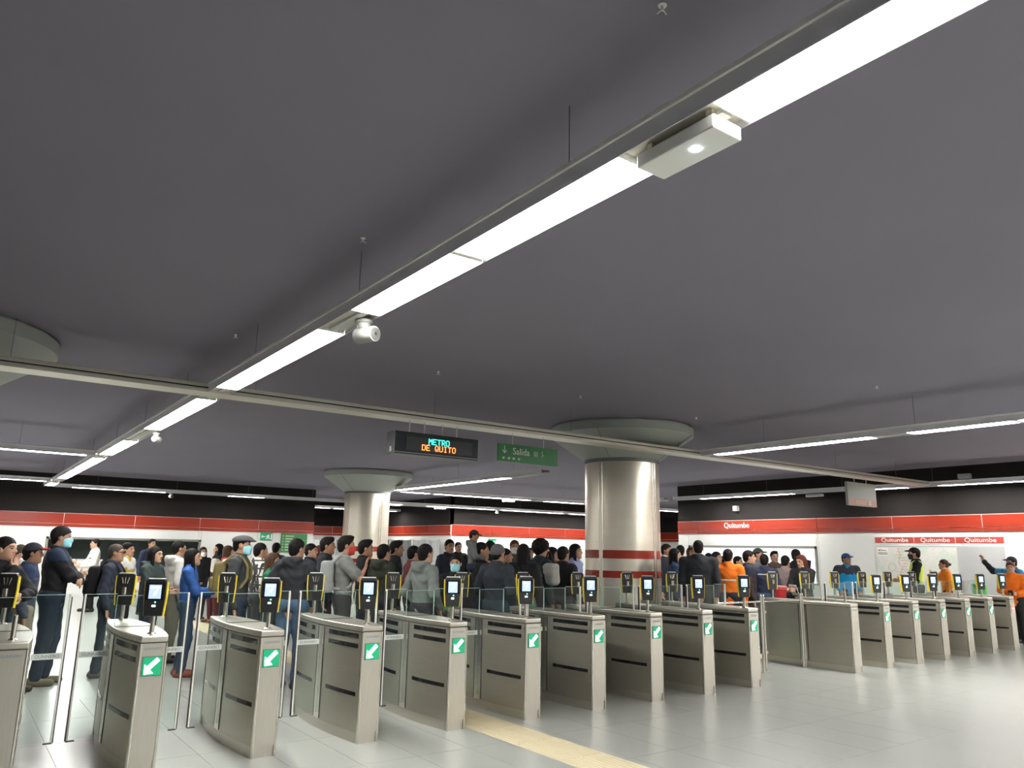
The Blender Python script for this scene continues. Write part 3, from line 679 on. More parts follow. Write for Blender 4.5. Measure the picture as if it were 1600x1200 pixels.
# red bin and cup behind the gates
def bucket(px, y, h, r, label, dpt):
    d = ray(px, 880); p = Vector((0, 0, H))+d*(dpt/1.0); b = empty('red_bucket', (p.x, p.y, 0)); tag(b, label, 'bucket')
    z1 = H+ray(px, y).z*dpt; z0 = z1-h
    box('stand', (-.16, -.16, 0), (.16, .16, z0), M_dark, b)
    MB().lathe([(r*.82, z0+.001), (r, z1), (r*1.06, z1), (r*1.06, z1-.02), (r, z1-.022)], n=24).build('pail', pbr('red_plastic', (.50, .03, .035), .35), b, True)
    MB().lathe([(r*.98, z1-.03), (r*1.08, z1+.002), (r*1.08, z1+.02), (.0, z1+.03)], n=24).build('lid', pbr('pink_lid', (.68, .30, .28), .4), b, True)
bucket(1217, 917, .30, .105, 'red bucket with pink lid beside the woman in black', 13.2)
# ------------------------------------------------------------------ people: implicit bodies meshed with surface nets
f32 = np.float32
def V3(*a): return np.array(a, dtype=f32)
def smin(a, b, k):
    h = np.maximum(k-np.abs(a-b), 0)/k
    return np.minimum(a, b)-h*h*(k*.25)
def d_cap(P, a, b, ra, rb, ys=1.):
    a = V3(*a); b = V3(*b)
    if ys != 1.:
        c = V3(1, 1/ys, 1); P = P*c; a = a*c; b = b*c
    ab = b-a; pa = P-a; h = np.clip(pa@ab/(ab@ab+1e-9), 0, 1)
    return np.sqrt(((pa-h[:, None]*ab)**2).sum(1))-(ra+(rb-ra)*h)
def d_ell(P, c, r):
    q = (P-V3(*c))/V3(*r); l = np.sqrt((q*q).sum(1)); return (l-1)*min(r) if max(r) < 2.2*min(r) else (l-1)*l/np.maximum(np.sqrt(((q/V3(*r))**2).sum(1)), 1e-6)
def union(P, prims, k, infl=0.):
    d = None
    for p in prims:
        e = d_cap(P, *p[1:]) if p[0] == 'c' else d_ell(P, *p[1:])
        d = e if d is None else smin(d, e, k)
    return d-infl
EDG = [((0,0,0),(1,0,0)),((0,1,0),(1,1,0)),((0,0,1),(1,0,1)),((0,1,1),(1,1,1)),((0,0,0),(0,1,0)),((1,0,0),(1,1,0)),((0,0,1),(0,1,1)),((1,0,1),(1,1,1)),((0,0,0),(0,0,1)),((1,0,0),(1,0,1)),((0,1,0),(0,1,1)),((1,1,0),(1,1,1))]
def snet(fn, lo, hi, h):
    lo = np.array(lo, dtype=f32); n = np.maximum(np.ceil((np.array(hi)-lo)/h).astype(int)+1, 3)
    ax = [lo[i]+h*np.arange(n[i], dtype=f32) for i in range(3)]
    G = np.stack(np.meshgrid(*ax, indexing='ij'), -1).reshape(-1, 3)
    f = fn(G).reshape(n).astype(f32); s = f < 0
    c = [s[i:n[0]-1+i, j:n[1]-1+j, k:n[2]-1+k] for i in (0, 1) for j in (0, 1) for k in (0, 1)]
    al = c[0] & c[1] & c[2] & c[3] & c[4] & c[5] & c[6] & c[7]; an = c[0] | c[1] | c[2] | c[3] | c[4] | c[5] | c[6] | c[7]
    I = np.argwhere(an & ~al)
    if len(I) == 0: return np.zeros((0, 3), f32), np.zeros((0, 4), int)
    acc = np.zeros((len(I), 3), f32); cnt = np.zeros(len(I), f32)
    for a, b in EDG:
        fa = f[I[:, 0]+a[0], I[:, 1]+a[1], I[:, 2]+a[2]]; fb = f[I[:, 0]+b[0], I[:, 1]+b[1], I[:, 2]+b[2]]
        x = (fa < 0) != (fb < 0); t = np.where(x, fa/np.where(x, fa-fb, 1), 0)
        p = np.array(a, f32)+t[:, None]*(np.array(b, f32)-np.array(a, f32)); acc += p*x[:, None]; cnt += x
    v = lo+h*(I+acc/cnt[:, None])
    idx = -np.ones(n-1, int); idx[I[:, 0], I[:, 1], I[:, 2]] = np.arange(len(I))
    Q = []
    for d in range(3):
        u, w_ = (d+1) % 3, (d+2) % 3
        sa = [slice(None)]*3; sb = [slice(None)]*3; sa[d] = slice(0, n[d]-1); sb[d] = slice(1, n[d])
        E_ = np.argwhere(s[tuple(sa)] != s[tuple(sb)])
        E_ = E_[(E_[:, u] > 0) & (E_[:, w_] > 0) & (E_[:, u] < n[u]-1) & (E_[:, w_] < n[w_]-1)]
        if not len(E_): continue
        ins = s[E_[:, 0], E_[:, 1], E_[:, 2]]
        q_ = []
        for du, dw in ((-1, -1), (0, -1), (0, 0), (-1, 0)):
            k_ = E_.copy(); k_[:, u] += du; k_[:, w_] += dw; q_.append(idx[k_[:, 0], k_[:, 1], k_[:, 2]])
        q_ = np.stack(q_, 1); q_[~ins] = q_[~ins][:, ::-1]; Q.append(q_[(q_ >= 0).all(1)])
    return v, np.concatenate(Q)
def np_mesh(name, parts, mats):
    """parts: list of (verts, quads, material index array or int)"""
    vs = []; qs = []; ms = []; n = 0
    for v, q_, mi in parts:
        vs.append(v); qs.append(q_+n); ms.append(np.full(len(q_), mi) if np.isscalar(mi) else mi); n += len(v)
    v = np.concatenate(vs).astype(f32); q_ = np.concatenate(qs).astype(np.int32); mi = np.concatenate(ms).astype(np.int32)
    me = bpy.data.meshes.new(name); me.vertices.add(len(v)); me.vertices.foreach_set('co', v.ravel())
    me.loops.add(len(q_)*4); me.loops.foreach_set('vertex_index', q_.ravel())
    me.polygons.add(len(q_)); me.polygons.foreach_set('loop_start', np.arange(0, len(q_)*4, 4, dtype=np.int32)); me.polygons.foreach_set('loop_total', np.full(len(q_), 4, np.int32))
    for m_ in mats: me.materials.append(m_)
    me.polygons.foreach_set('material_index', mi); me.polygons.foreach_set('use_smooth', np.ones(len(q_), bool)); me.update(calc_edges=True)
    return me
def skin(c): return pbr('skin_%d' % int(c[0]*1000), c, .5, spec=.35, noise=.08, nscale=30)
SK = [(.47, .26, .165), (.40, .215, .13), (.52, .31, .205), (.31, .165, .10)]
def cloth(c, kind='cloth'):
    nme = '%s_%02x%02x%02x' % (kind, *[int(255*min(1, v)) for v in c])
    return pbr(nme, c, .8 if kind == 'cloth' else .5, spec=.25, noise=.18, nscale=14, bump=.35, bscale=24)
M_hair = pbr('hair_black', (.010, .0085, .008), .6, spec=.12, noise=.4, nscale=60, stretch=(1, 1, .2), bump=.5, bscale=120)
M_hairb = pbr('hair_brown', (.075, .038, .022), .6, spec=.15, noise=.4, nscale=60, bump=.5, bscale=120)
M_hairr = pbr('hair_auburn', (.10, .026, .016), .6, spec=.15, noise=.4, nscale=60, bump=.5, bscale=120)
M_hairg = pbr('hair_greying', (.07, .055, .043), .6, spec=.15, noise=.4, nscale=60, bump=.5, bscale=120)
M_eye = pbr('eye_dark', (.02, .013, .01), .3); M_lip = pbr('lips', (.30, .10, .085), .45); M_brow = pbr('eyebrow', (.02, .014, .012), .6)
M_mask = pbr('surgical_mask', (.33, .68, .74), .75, noise=.05, nscale=30)
M_maskb = pbr('black_mask', (.015, .015, .016), .7); M_maskr = pbr('red_mask', (.60, .05, .03), .6); M_maskw = pbr('white_mask', (.75, .72, .64), .7)
M_glasses = pbr('dark_lenses', (.01, .01, .012), .12)
HC = np.array((0, .012, 1.587), f32)     # head centre, figure 1.70 m tall
CRAN = ('e', (0, -.014, .030), (.074, .094, .083)); FACE = ('e', (0, .016, -.030), (.061, .074, .082)); JAW = ('e', (0, .036, -.075), (.043, .045, .034))
HEAD = [CRAN, FACE, JAW, ('e', (0, .070, -.096), (.020, .018, .016))]
def head_field(P):
    d = union(P, HEAD, .03)
    d = smin(d, d_cap(P, (-.040, .074, .030), (.040, .074, .030), .010, .010), .02)
    d = smin(d, d_cap(P, (0, .086, .018), (0, .104, -.020), .007, .0125), .012)
    d = smin(d, d_cap(P, (-.014, .090, -.026), (.014, .090, -.026), .010, .010), .010)
    d = smin(d, d_cap(P, (-.018, .081, -.056), (.018, .081, -.056), .0085, .0085), .008)
    for s in (-1, 1):
        e = d_ell(P, (s*.031, .098, .012), (.019, .018, .011)); k = .012
        hh = np.maximum(k-np.abs(-e-d), 0)/k; d = np.maximum(d, -e)+hh*hh*k*.25
        d = smin(d, d_ell(P, (s*.031, .080, .012), (.013, .012, .008)), .004)
        d = smin(d, d_ell(P, (s*.074, -.008, -.004), (.011, .020, .031)), .008)
    return smin(d, d_cap(P, (0, -.020, -.05), (0, -.032, -.19), .052, .058), .03)
def head_mats(C):
    mi = np.zeros(len(C), int)
    for s in (-1, 1):
        mi[(((C-V3(s*.031, .086, .012))/V3(.014, .03, .0065))**2).sum(1) < 1] = 1
        mi[(((C-V3(s*.032, .085, .034))/V3(.021, .04, .0055))**2).sum(1) < 1] = 3
    mi[(((C-V3(0, .09, -.056))/V3(.024, .03, .0085))**2).sum(1) < 1] = 2
    return mi
def wob(P, a, f): return a*(np.sin(P[:, 0]*f+1)*np.sin(P[:, 1]*f*1.1+2)*np.sin(P[:, 2]*f*.9))
HLY = [-.14, -.045, -.012, .012, .030, .058, .085, .12]; HLZ = [-.088, -.080, -.030, -.018, .018, .048, .074, .085]
def hair_field(style):
    def fn(P):
        x, y, z = P[:, 0], P[:, 1], P[:, 2]
        base = smin(d_ell(P, (0, -.016, .036), (.083, .103, .093)), d_ell(P, (0, -.045, -.02), (.066, .068, .075)), .02)
        if style == 'curly': base = smin(d_ell(P, (0, -.03, .035), (.115, .125, .115)), base, .03)+wob(P, .010, 110)
        cut = -(z-np.interp(y, HLY, HLZ).astype(f32))*.7
        if style in ('short', 'quiff', 'fade'):
            d = np.maximum(base, cut)
            if style == 'quiff': d = smin(d, d_ell(P, (0, .046, .106), (.060, .042, .022)), .03)
            if style == 'fade': d = np.maximum(base+.004, cut)
            return d+wob(P, .003, 170)
        if style == 'curly': return np.maximum(base, -(z-(-.03+.75*y)))
        if style in ('long', 'bob', 'bun', 'pony'):
            d = np.maximum(base+wob(P, .002, 150), cut)
            if style == 'long':
                e = d_cap(P, (0, -.052, .01), (0, -.085, -.27), .084, .070, .70)
                for s in (-1, 1): e = smin(e, d_cap(P, (s*.062, .0, .03), (s*.082, .012, -.21), .028, .026), .03)
            elif style == 'bob':
                e = d_cap(P, (0, -.050, .01), (0, -.055, -.11), .084, .070, .75)
                for s in (-1, 1): e = smin(e, d_cap(P, (s*.066, .005, .03), (s*.074, .012, -.10), .026, .024), .03)
            elif style == 'bun': e = d_ell(P, (0, -.135, .005), (.038, .034, .036))
            else: e = d_cap(P, (0, -.11, .03), (0, -.155, -.14), .030, .018)
            return smin(d, e+wob(P, .003, 130), .02)
    return fn
def hat_field(style):
    def fn(P):
        x, y, z = P[:, 0], P[:, 1], P[:, 2]
        if style == 'beanie': return np.maximum(d_ell(P, (0, -.016, .036), (.090, .108, .098)), -(z-(.018+.42*y)))
        if style == 'flat':
            d = np.maximum(d_ell(P, (0, .0, .060), (.100, .125, .058)), -(z-(.045+.10*y)))
            return smin(d, d_ell(P, (0, .110, .050), (.065, .050, .012)), .02)
        d = np.maximum(d_ell(P, (0, -.012, .040), (.087, .105, .092)), -(z-(.040+.18*y)))
        return smin(d, np.maximum(d_ell(P, (0, .104, .056), (.068, .066, .016)), -(y-.05)), .012)
    return fn
def mask_field(P):
    d = union(P, [FACE, JAW, ('e', (0, .072, -.094), (.022, .020, .018)), ('c', (0, .084, .008), (0, .096, -.030), .009, .014)], .03, .006)
    x, y, z = P[:, 0], P[:, 1], P[:, 2]
    return np.maximum(np.maximum(d, z-(-.004+.12*(y-.08))), np.maximum(-.108-z, .022-y))
def ik(S_, W_, hint, l1, l2):
    S_, W_ = np.array(S_, float), np.array(W_, float); d = W_-S_; L = np.linalg.norm(d)
    if L > (l1+l2)*.995: W_ = S_+d/L*(l1+l2)*.995; d = W_-S_; L = np.linalg.norm(d)
    a = (l1*l1-l2*l2+L*L)/(2*L); hgt = math.sqrt(max(l1*l1-a*a, 0)); u = d/L; hv = np.array(hint, float); hv -= u*(hv@u); hv /= np.linalg.norm(hv)+1e-9
    return S_+u*a+hv*hgt, W_
POSE = {  # (right wrist, right elbow hint, right hand dir), (left ...)
    'down': (((.245, .03, .87), (.4, -1, 0), (0, .15, -1)), ((-.245, .05, .87), (-.4, -1, 0), (0, .15, -1))),
    'pocket': (((.20, .10, .96), (.8, -1, 0), (-.3, .3, -1)), ((-.20, .10, .96), (-.8, -1, 0), (.3, .3, -1))),
    'crossed': (((-.09, .235, 1.15), (1, .1, -.6), (-1, .1, .25)), ((.09, .265, 1.11), (-1, .1, -.6), (1, .1, -.1))),
    'phone': (((.07, .33, 1.13), (.6, -.6, -1), (-.3, 1, .35)), ((-.12, .27, 1.06), (-.6, -.6, -1), (.5, 1, .1))),
    'hold': (((.08, .29, 1.06), (.8, -.4, -1), (-.6, 1, .1)), ((-.08, .29, 1.06), (-.8, -.4, -1), (.6, 1, .1))),
    'chin': (((.055, .190, 1.40), (.8, .3, -1), (-.25, -.25, 1)), ((-.02, .25, 1.13), (-1, .1, -.6), (1, .1, .1))),
    'chest': (((.10, .25, 1.33), (1, .2, -1), (-.5, .2, 1)), ((-.245, .05, .87), (-.4, -1, 0), (0, .15, -1))),
    'raise': (((.56, .20, 1.60), (.5, .2, -1), (.35, .1, 1)), ((-.20, .10, .96), (-.8, -1, 0), (.3, .3, -1))),
    'up': (((.14, .30, 1.42), (.9, .3, -1), (-.1, .4, 1)), ((-.12, .27, 1.06), (-.6, -.6, -1), (.5, 1, .1))),
    'ride': (((.10, .26, 1.12), (1, .0, -.8), (-.3, .6, -.6)), ((-.10, .26, 1.12), (-1, .0, -.8), (.3, .6, -.6))),
}
def hand_prims(w_, d, side):
    d = np.array(d, float); d /= np.linalg.norm(d); t = np.cross(d, (0, 1, 0) if abs(d[1]) < .8 else (1, 0, 0)); t /= np.linalg.norm(t); nrm = np.cross(t, d)
    w_ = np.array(w_, float); pal = []
    for o_ in (-.026, -.009, .009, .026): pal.append(('c', w_+t*o_*.6+d*.01, w_+t*o_+d*.085, .017, .0125))
    for o_, L in ((-.030, .058), (-.010, .074), (.010, .080), (.030, .070)):
        k1 = w_+t*o_+d*.085; k2 = k1+(d*.9+nrm*.25*side)*L*.55; k3 = k2+(d*.55+nrm*.8*side)*L*.5
        pal += [('c', k1, k2, .0098, .0088), ('c', k2, k3, .0088, .0078)]
    th = w_+d*.025-t*.026; k2 = th+(d*.5-t*.8)*.045; pal += [('c', th, k2, .014, .0115), ('c', k2, k2+(d*.9-t*.15)*.034, .011, .009)]
    return pal
def rotz(a): c, s = math.cos(a), math.sin(a); return np.array(((c, -s, 0), (s, c, 0), (0, 0, 1)), f32)
def rotx(a): c, s = math.cos(a), math.sin(a); return np.array(((1, 0, 0), (0, c, -s), (0, s, c)), f32)
def person(loc, rz, height, label, cat='person', group=None, pose='down', turn=0., nod=0., build=1., top=(.02, .02, .025), legs=(.02, .022, .03), shoe=(.03, .025, .02), sk=0,
           hair='short', hairm=None, hat=None, hatm=None, brim=None, mask=None, shades=False, clear_glasses=False, hood=False, collar=True, short=False, hem=.86, lod=1, extra=(), ride=False, shirt=None, mirror=False):
    hv, dv, tv, bv, lv = ((.0060, .0055, .0145, .021, .018), (.0078, .0065, .019, .026, .023), (.0115, .0095, .027, .034, .030))[lod]
    bw = build
    arms = POSE[pose]
    if mirror: arms = tuple(tuple((-q[0], q[1], q[2]) for q in a) for a in arms[::-1])
    SH = [(.172*bw, -.012, 1.385), (-.172*bw, -.012, 1.385)]
    TORSO = [('c', (0, -.005, .93), (0, 0, 1.06), .158*bw, .145*bw, .68), ('c', (0, 0, 1.06), (0, -.008, 1.27), .145*bw, .170*bw, .66), ('c', (-.125*bw, -.015, 1.375), (.125*bw, -.015, 1.375), .068, .068), ('c', (0, -.018, 1.38), (0, -.015, 1.48), .075, .056)]
    arm_c = []; arm_b = []; hands = []; wrists = []
    for (W_, hint, hd), s_, sd in zip(arms, SH, (1, -1)):
        E_, W2 = ik(s_, W_, hint, .285, .25); wrists.append(W2)
        arm_b += [('c', s_, E_, .046, .039), ('c', E_, W2, .039, .026)]
        if short: mid = np.array(s_)+(E_-np.array(s_))*.72; arm_c += [('c', s_, mid, .062, .060)]
        else: arm_c += [('c', s_, E_, .060*min(bw, 1.1), .050), ('c', E_, W2-(W2-E_)*.04, .050, .037)]
        hands.append((W2, hand_prims(W2, hd, sd)))
    if ride: KN = [(.15, .36, .88), (-.15, .36, .88)]; AN = [(.12, .40, .52), (-.12, .40, .52)]
    else:
        st = .03*math.sin(height*97); KN = [(.10, .02+st, .50), (-.10, .02-st, .50)]; AN = [(.105, -.02+st, .085), (-.105, -.02-st, .085)]
    HP = [(.088, 0, .92), (-.088, 0, .92)]
    leg_b = []; leg_c = [('c', (-.06, -.012, .95), (.06, -.012, .95), .118*bw, .118*bw, .92)]
    for h_, k_, a_ in zip(HP, KN, AN):
        leg_b += [('c', h_, k_, .075, .050), ('c', k_, a_, .050, .036)]; leg_c += [('c', h_, k_, .094*bw, .070), ('c', k_, a_, .068, .056)]
    # body: one skin surface; fine at the head and hands
    R = rotz(turn) @ rotx(nod)
    vh, qh = snet(head_field, (-.105, -.135, -.175), (.105, .135, .13), hv)
    mh = head_mats(vh[qh].mean(1)); vh = vh @ R.T+HC
    parts = [(vh, qh, mh)]
    core = TORSO[:3]+arm_b+leg_b+[('c', (0, -.018, 1.38), (0, -.012, 1.47), .06, .052)]+[('c', a_, (a_[0], a_[1]+.10, a_[2]-.045), .034, .026) for a_ in AN]
    allp = np.array([q_ for p in core for q_ in (p[1], p[2])]); lo = allp.min(0)-.20; hi = allp.max(0)+.20
    for ii in range(2): lo[ii] = min(lo[ii], -.26*bw); hi[ii] = max(hi[ii], .26*bw)
    lo[2] = max(lo[2], -.05); hi[2] = min(hi[2], 1.62) if pose not in ('raise',) else hi[2]
    vb, qb = snet(lambda P: union(P, core, .03, -.004), lo, hi, bv); parts.append((vb, qb, 0))
    for W2, pr in hands:
        c_ = np.array([q_ for p in pr for q_ in (p[1], p[2])]); vv, qq = snet(lambda P: union(P, pr, .008), c_.min(0)-.03, c_.max(0)+.03, dv); parts.append((vv, qq, 0))
    me = np_mesh('person', parts, [skin(SK[sk]), M_eye, M_lip, M_brow])
    o = obj('person', me); tag(o, label, cat, group); WRIST[o.name] = [(W2, np.array(p_[2][2] if False else a_[2], float)) for (W2, _), p_, a_ in zip(hands, hands, arms)]
    def child(name, v, q_, mat, h=None):
        if len(q_) == 0: return None
        return obj(name, np_mesh(name, [(v, q_, 0)], [mat]), o)
    topm = top if not isinstance(top, tuple) else cloth(top)
    def top_f(P):
        pr = TORSO+arm_c
        if collar: pr = pr+[('c', (0, -.018, 1.44), (0, -.012, 1.478), .070, .066)]
        if hood: pr = pr+[('e', (0, -.095, 1.44), (.115, .062, .072))]
        d = union(P, pr, .035, .013)+wob(P, .0065, 31)+.0035*np.sin(P[:, 2]*62+4*np.sin(P[:, 0]*14)+3*np.sin(P[:, 1]*17))
        return np.maximum(d, np.maximum(hem-P[:, 2], P[:, 2]-1.50-.25*np.clip(-P[:, 1]-.02, -.06, .0)-(.3 if pose in ('raise', 'up', 'chin') else 0)*np.clip((np.abs(P[:, 0])-.12)/.05, 0, 1)*1.0))
    ap = np.array([q_ for p in TORSO+arm_c for q_ in (p[1], p[2])]); lo = ap.min(0)-.13; hi = ap.max(0)+.13; lo[0] = min(lo[0], -.28*bw); hi[0] = max(hi[0], .28*bw); lo[1] = min(lo[1], -.22*bw); hi[1] = max(hi[1], .2*bw); lo[2] = min(hem-.04, lo[2])
    child('t_shirt' if short else 'jacket', *snet(top_f, lo, hi, tv), topm)
    lp = np.array([q_ for p in leg_c for q_ in (p[1], p[2])]); lo = lp.min(0)-.16; hi = lp.max(0)+.16
    child('trousers', *snet(lambda P: np.maximum(union(P, leg_c, .03, .006)+wob(P, .005, 30)+.0025*np.sin(P[:, 2]*48+5*np.sin(P[:, 0]*18)), np.maximum(P[:, 2]-1.01, .055-P[:, 2])), lo, hi, lv), cloth(legs))
    for a_ in AN:
        pr = [('c', (a_[0], a_[1]-.045, a_[2]-.042), (a_[0]*1.08, a_[1]+.155, a_[2]-.050), .046, .040), ('c', (a_[0], a_[1]-.02, a_[2]-.03), (a_[0], a_[1]-.015, a_[2]+.03), .048, .044)]
        c_ = np.array([q_ for p in pr for q_ in (p[1], p[2])]); fl = a_[2]-.085
        child('shoe', *snet(lambda P: np.maximum(union(P, pr, .02), fl-P[:, 2]), c_.min(0)-.07, c_.max(0)+.07, .014 if lod < 2 else .02), cloth(shoe, 'leather'))
    if hair: 
        lo = (-.15, -.20, -.36 if hair in ('long', 'pony') else -.20); v, q_ = snet(hair_field(hair), lo, (.15, .13, .17), hv*1.15)
        if hat:
            keep = v[q_].mean(1)[:, 2] < .07; q_ = q_[keep]
        child('hair', v @ R.T+HC, q_, hairm or M_hair)
    if hat:
        v, q_ = snet(hat_field(hat), (-.13, -.15, -.06), (.13, .22, .15), hv)
        me_ = np_mesh('hat', [(v @ R.T+HC, q_, (np.where(v[q_].mean(1)[:, 1] > .088, 1, 0) if brim else 0))], [hatm or cloth((.02, .02, .022)), brim or M_black]); obj({'beanie': 'beanie', 'flat': 'flat_cap'}.get(hat, 'cap'), me_, o)
    if mask: v, q_ = snet(mask_field, (-.10, .0, -.13), (.10, .15, .03), hv); child('face_mask', v @ R.T+HC, q_, mask)
    if shades or clear_glasses:
        mb = MB()
        for s in (-1, 1):
            mb.tube((s*.033, .096, .010), (s*.033, .103, .010), .024, 14); mb.tube((s*.056, .098, .016), (s*.078, -.01, .016), .003, 6)
        mb.tube((-.010, .101, .014), (.010, .101, .014), .003, 6)
        mb.v = [tuple(R @ np.array(p, f32)+HC) for p in mb.v]; mb.build('glasses', M_glasses if shades else M_frame_g, o, True)
    for e in extra: e(o, child, snet, TORSO, arm_c, hv, tv)
    s_ = height/1.70; o.scale = (s_, s_, s_); o.rotation_euler.z = rz; o.location = loc
    return o
M_frame_g = M_glassd
def vest(o, child, snet_, TORSO, arm_c, hv, tv):
    mt_ = pbr('hi_vis_yellow', (.72, .86, .10), .6, emit=(.5, .6, .05), estr=.0)
    v, q_ = snet_(lambda P: np.maximum(union(P, TORSO[:3], .035, .026), np.maximum(np.abs(P[:, 0])-.165, np.maximum(.82-P[:, 2], P[:, 2]-1.46))), (-.3, -.25, .78), (.3, .25, 1.5), tv)
    c = child('hi_vis_vest', v, q_, mt_)
    v, q_ = snet_(lambda P: np.maximum(union(P, TORSO[:3], .035, .031), np.maximum(np.abs(P[:, 0])-.167, np.abs(P[:, 2]-1.02)-.028)), (-.3, -.25, .96), (.3, .25, 1.08), tv*.8)
    child('reflective_band', v, q_, M_greyp)
def stripe(z, hgt, mat, name='reflective_stripe', back=True):
    def f(o, child, snet_, TORSO, arm_c, hv, tv):
        v, q_ = snet_(lambda P: np.maximum(union(P, TORSO[:3], .035, .023), np.maximum(np.abs(P[:, 0])-.125, np.maximum(np.abs(P[:, 2]-z)-hgt, (P[:, 1] if back else -P[:, 1])+.03))), (-.3, -.3, z-.06), (.3, .3, z+.06), tv*.6)
        child(name, v, q_, mat)
    return f
def collar_white(o, child, snet_, TORSO, arm_c, hv, tv):
    v, q_ = snet_(lambda P: np.maximum(d_cap(P, (0, -.015, 1.46), (0, .0, 1.50), .074, .066), np.maximum(1.455-P[:, 2], P[:, 2]-1.515)), (-.1, -.12, 1.42), (.1, .12, 1.55), tv*.6)
    child('collar', v, q_, cloth((.75, .74, .70)))
def yoke(col, z0=1.26, name='shoulder_panel'):
    def f(o, child, snet_, TORSO, arm_c, hv, tv):
        v, q_ = snet_(lambda P: np.maximum(union(P, TORSO+arm_c[::2], .035, .019), np.maximum(z0-P[:, 2], P[:, 2]-1.49)), (-.34, -.26, z0-.05), (.34, .26, 1.53), tv)
        child(name, v, q_, cloth(col))
    return f
def backpack(p, col, label, s=1., sag=0., strapcol=None):
    b = empty('backpack', p.location, p.rotation_euler.z); b.scale = p.scale; tag(b, label, 'backpack', 'worn backpacks')
    def fld(P):
        q_ = np.abs(P-V3(0, -.205, 1.215-sag))-V3(.095*s, .035*s, .155*s); return np.sqrt((np.maximum(q_, 0)**2).sum(1))-.045*s+wob(P, .004, 40)
    v, q_ = snet(fld, (-.25, -.42, .85), (.25, -.06, 1.5), .016); m_ = cloth(col)
    obj('pack_body', np_mesh('pack_body', [(v, q_, 0)], [m_]), b)
    def pk(P):
        q_ = np.abs(P-V3(0, -.205-.085*s, 1.14-sag))-V3(.065*s, .012, .06*s); return np.sqrt((np.maximum(q_, 0)**2).sum(1))-.03
    v, q_ = snet(pk, (-.25, -.48, .85), (.25, -.2, 1.4), .014); obj('front_pocket', np_mesh('front_pocket', [(v, q_, 0)], [m_]), b)
    for sd in (-1, 1):
        pts_ = [(sd*.10, -.17, 1.36), (sd*.115, -.07, 1.468), (sd*.12, .04, 1.45), (sd*.125, .118, 1.34), (sd*.135, .122, 1.20), (sd*.150, .06, 1.10), (sd*.135, -.06, 1.07), (sd*.10, -.16, 1.08)]
        mb = MB()
        for a, c in zip(pts_[:-1], pts_[1:]): mb.tube(a, c, .018, 8)
        mb.build('strap', cloth(strapcol or col), b, True)
    return b
def place(px, ytop, depth, phi):
    d = ray(px, 855); p = Vector((0, 0, H))+d*depth
    if p.y < 8.25 and px < 1560: depth *= 8.25/p.y; p = Vector((0, 0, H))+d*depth
    h = H+ray(px, ytop).z*depth
    v = Vector((p.x, p.y, 0)).normalized(); r_ = Vector((v.y, -v.x, 0)); a = math.radians(phi)
    Fv = -v*math.cos(a)+r_*math.sin(a)
    return (p.x, p.y, 0), math.atan2(-Fv.x, Fv.y), h, depth
def ppl(px, ytop, depth, phi, label, hb=.008, **kw):
    SPEC.append([px, ytop, depth, phi, label, hb, kw]); return len(SPEC)-1
SPEC = []; OBJ = {}; WRIST = {}
def relax():
    D = [sp_[2] for sp_ in SPEC]; dirs = [ray(sp_[0], 855) for sp_ in SPEC]
    for it in range(160):
        for i, sp_ in enumerate(SPEC):
            if sp_[0] < 1560: D[i] = max(D[i], 8.3/dirs[i].y)
        pos = [Vector((d.x, d.y))*t for d, t in zip(dirs, D)]
        for i in range(len(D)):
            for j in range(i+1, len(D)):
                need = .57+(.15 if 'pack' in SPEC[i][6] or 'pack' in SPEC[j][6] else 0)
                g = (pos[i]-pos[j]).length
                if g < need:
                    k = .018 if D[i] <= D[j] else -.018; D[i] -= k; D[j] += k
            for c, r_ in (((10.07, 10.35), 1.02), ((10.30, 21.8), 1.02)):
                v = pos[i]-Vector(c)
                if v.length < r_: D[i] += .03 if D[i] > Vector(c).length*.97 else -.03
    for sp_, d in zip(SPEC, D): sp_[2] = d
def build_people():
    relax()
    for i, (px, ytop, depth, phi, label, hb, kw) in enumerate(SPEC):
        kw = dict(kw); pack = kw.pop('pack', None)
        loc, rz, h, dp = place(px, ytop, depth, phi)
        kw.setdefault('lod', 0 if dp < 10.4 else (1 if dp < 14.5 else 2))
        h = min(max(h-hb, 1.38), 1.95); kw['turn'] = math.radians(kw.get('turn', 0)); kw['nod'] = math.radians(kw.get('nod', 0))
        if strip_x[0]-.2 < loc[0] < strip_x[1]+.2: loc = (loc[0], loc[1], .005)
        o = person(loc, rz, h, label, group='people in the crowd', **kw); OBJ[i] = o
        if pack: backpack(o, *pack)
NAVY, BLK, GRY, DGN = (.016, .022, .045), (.012, .012, .014), (.16, .17, .165), (.03, .045, .04)
JEAN, DJEAN = (.035, .065, .12), (.018, .028, .045)
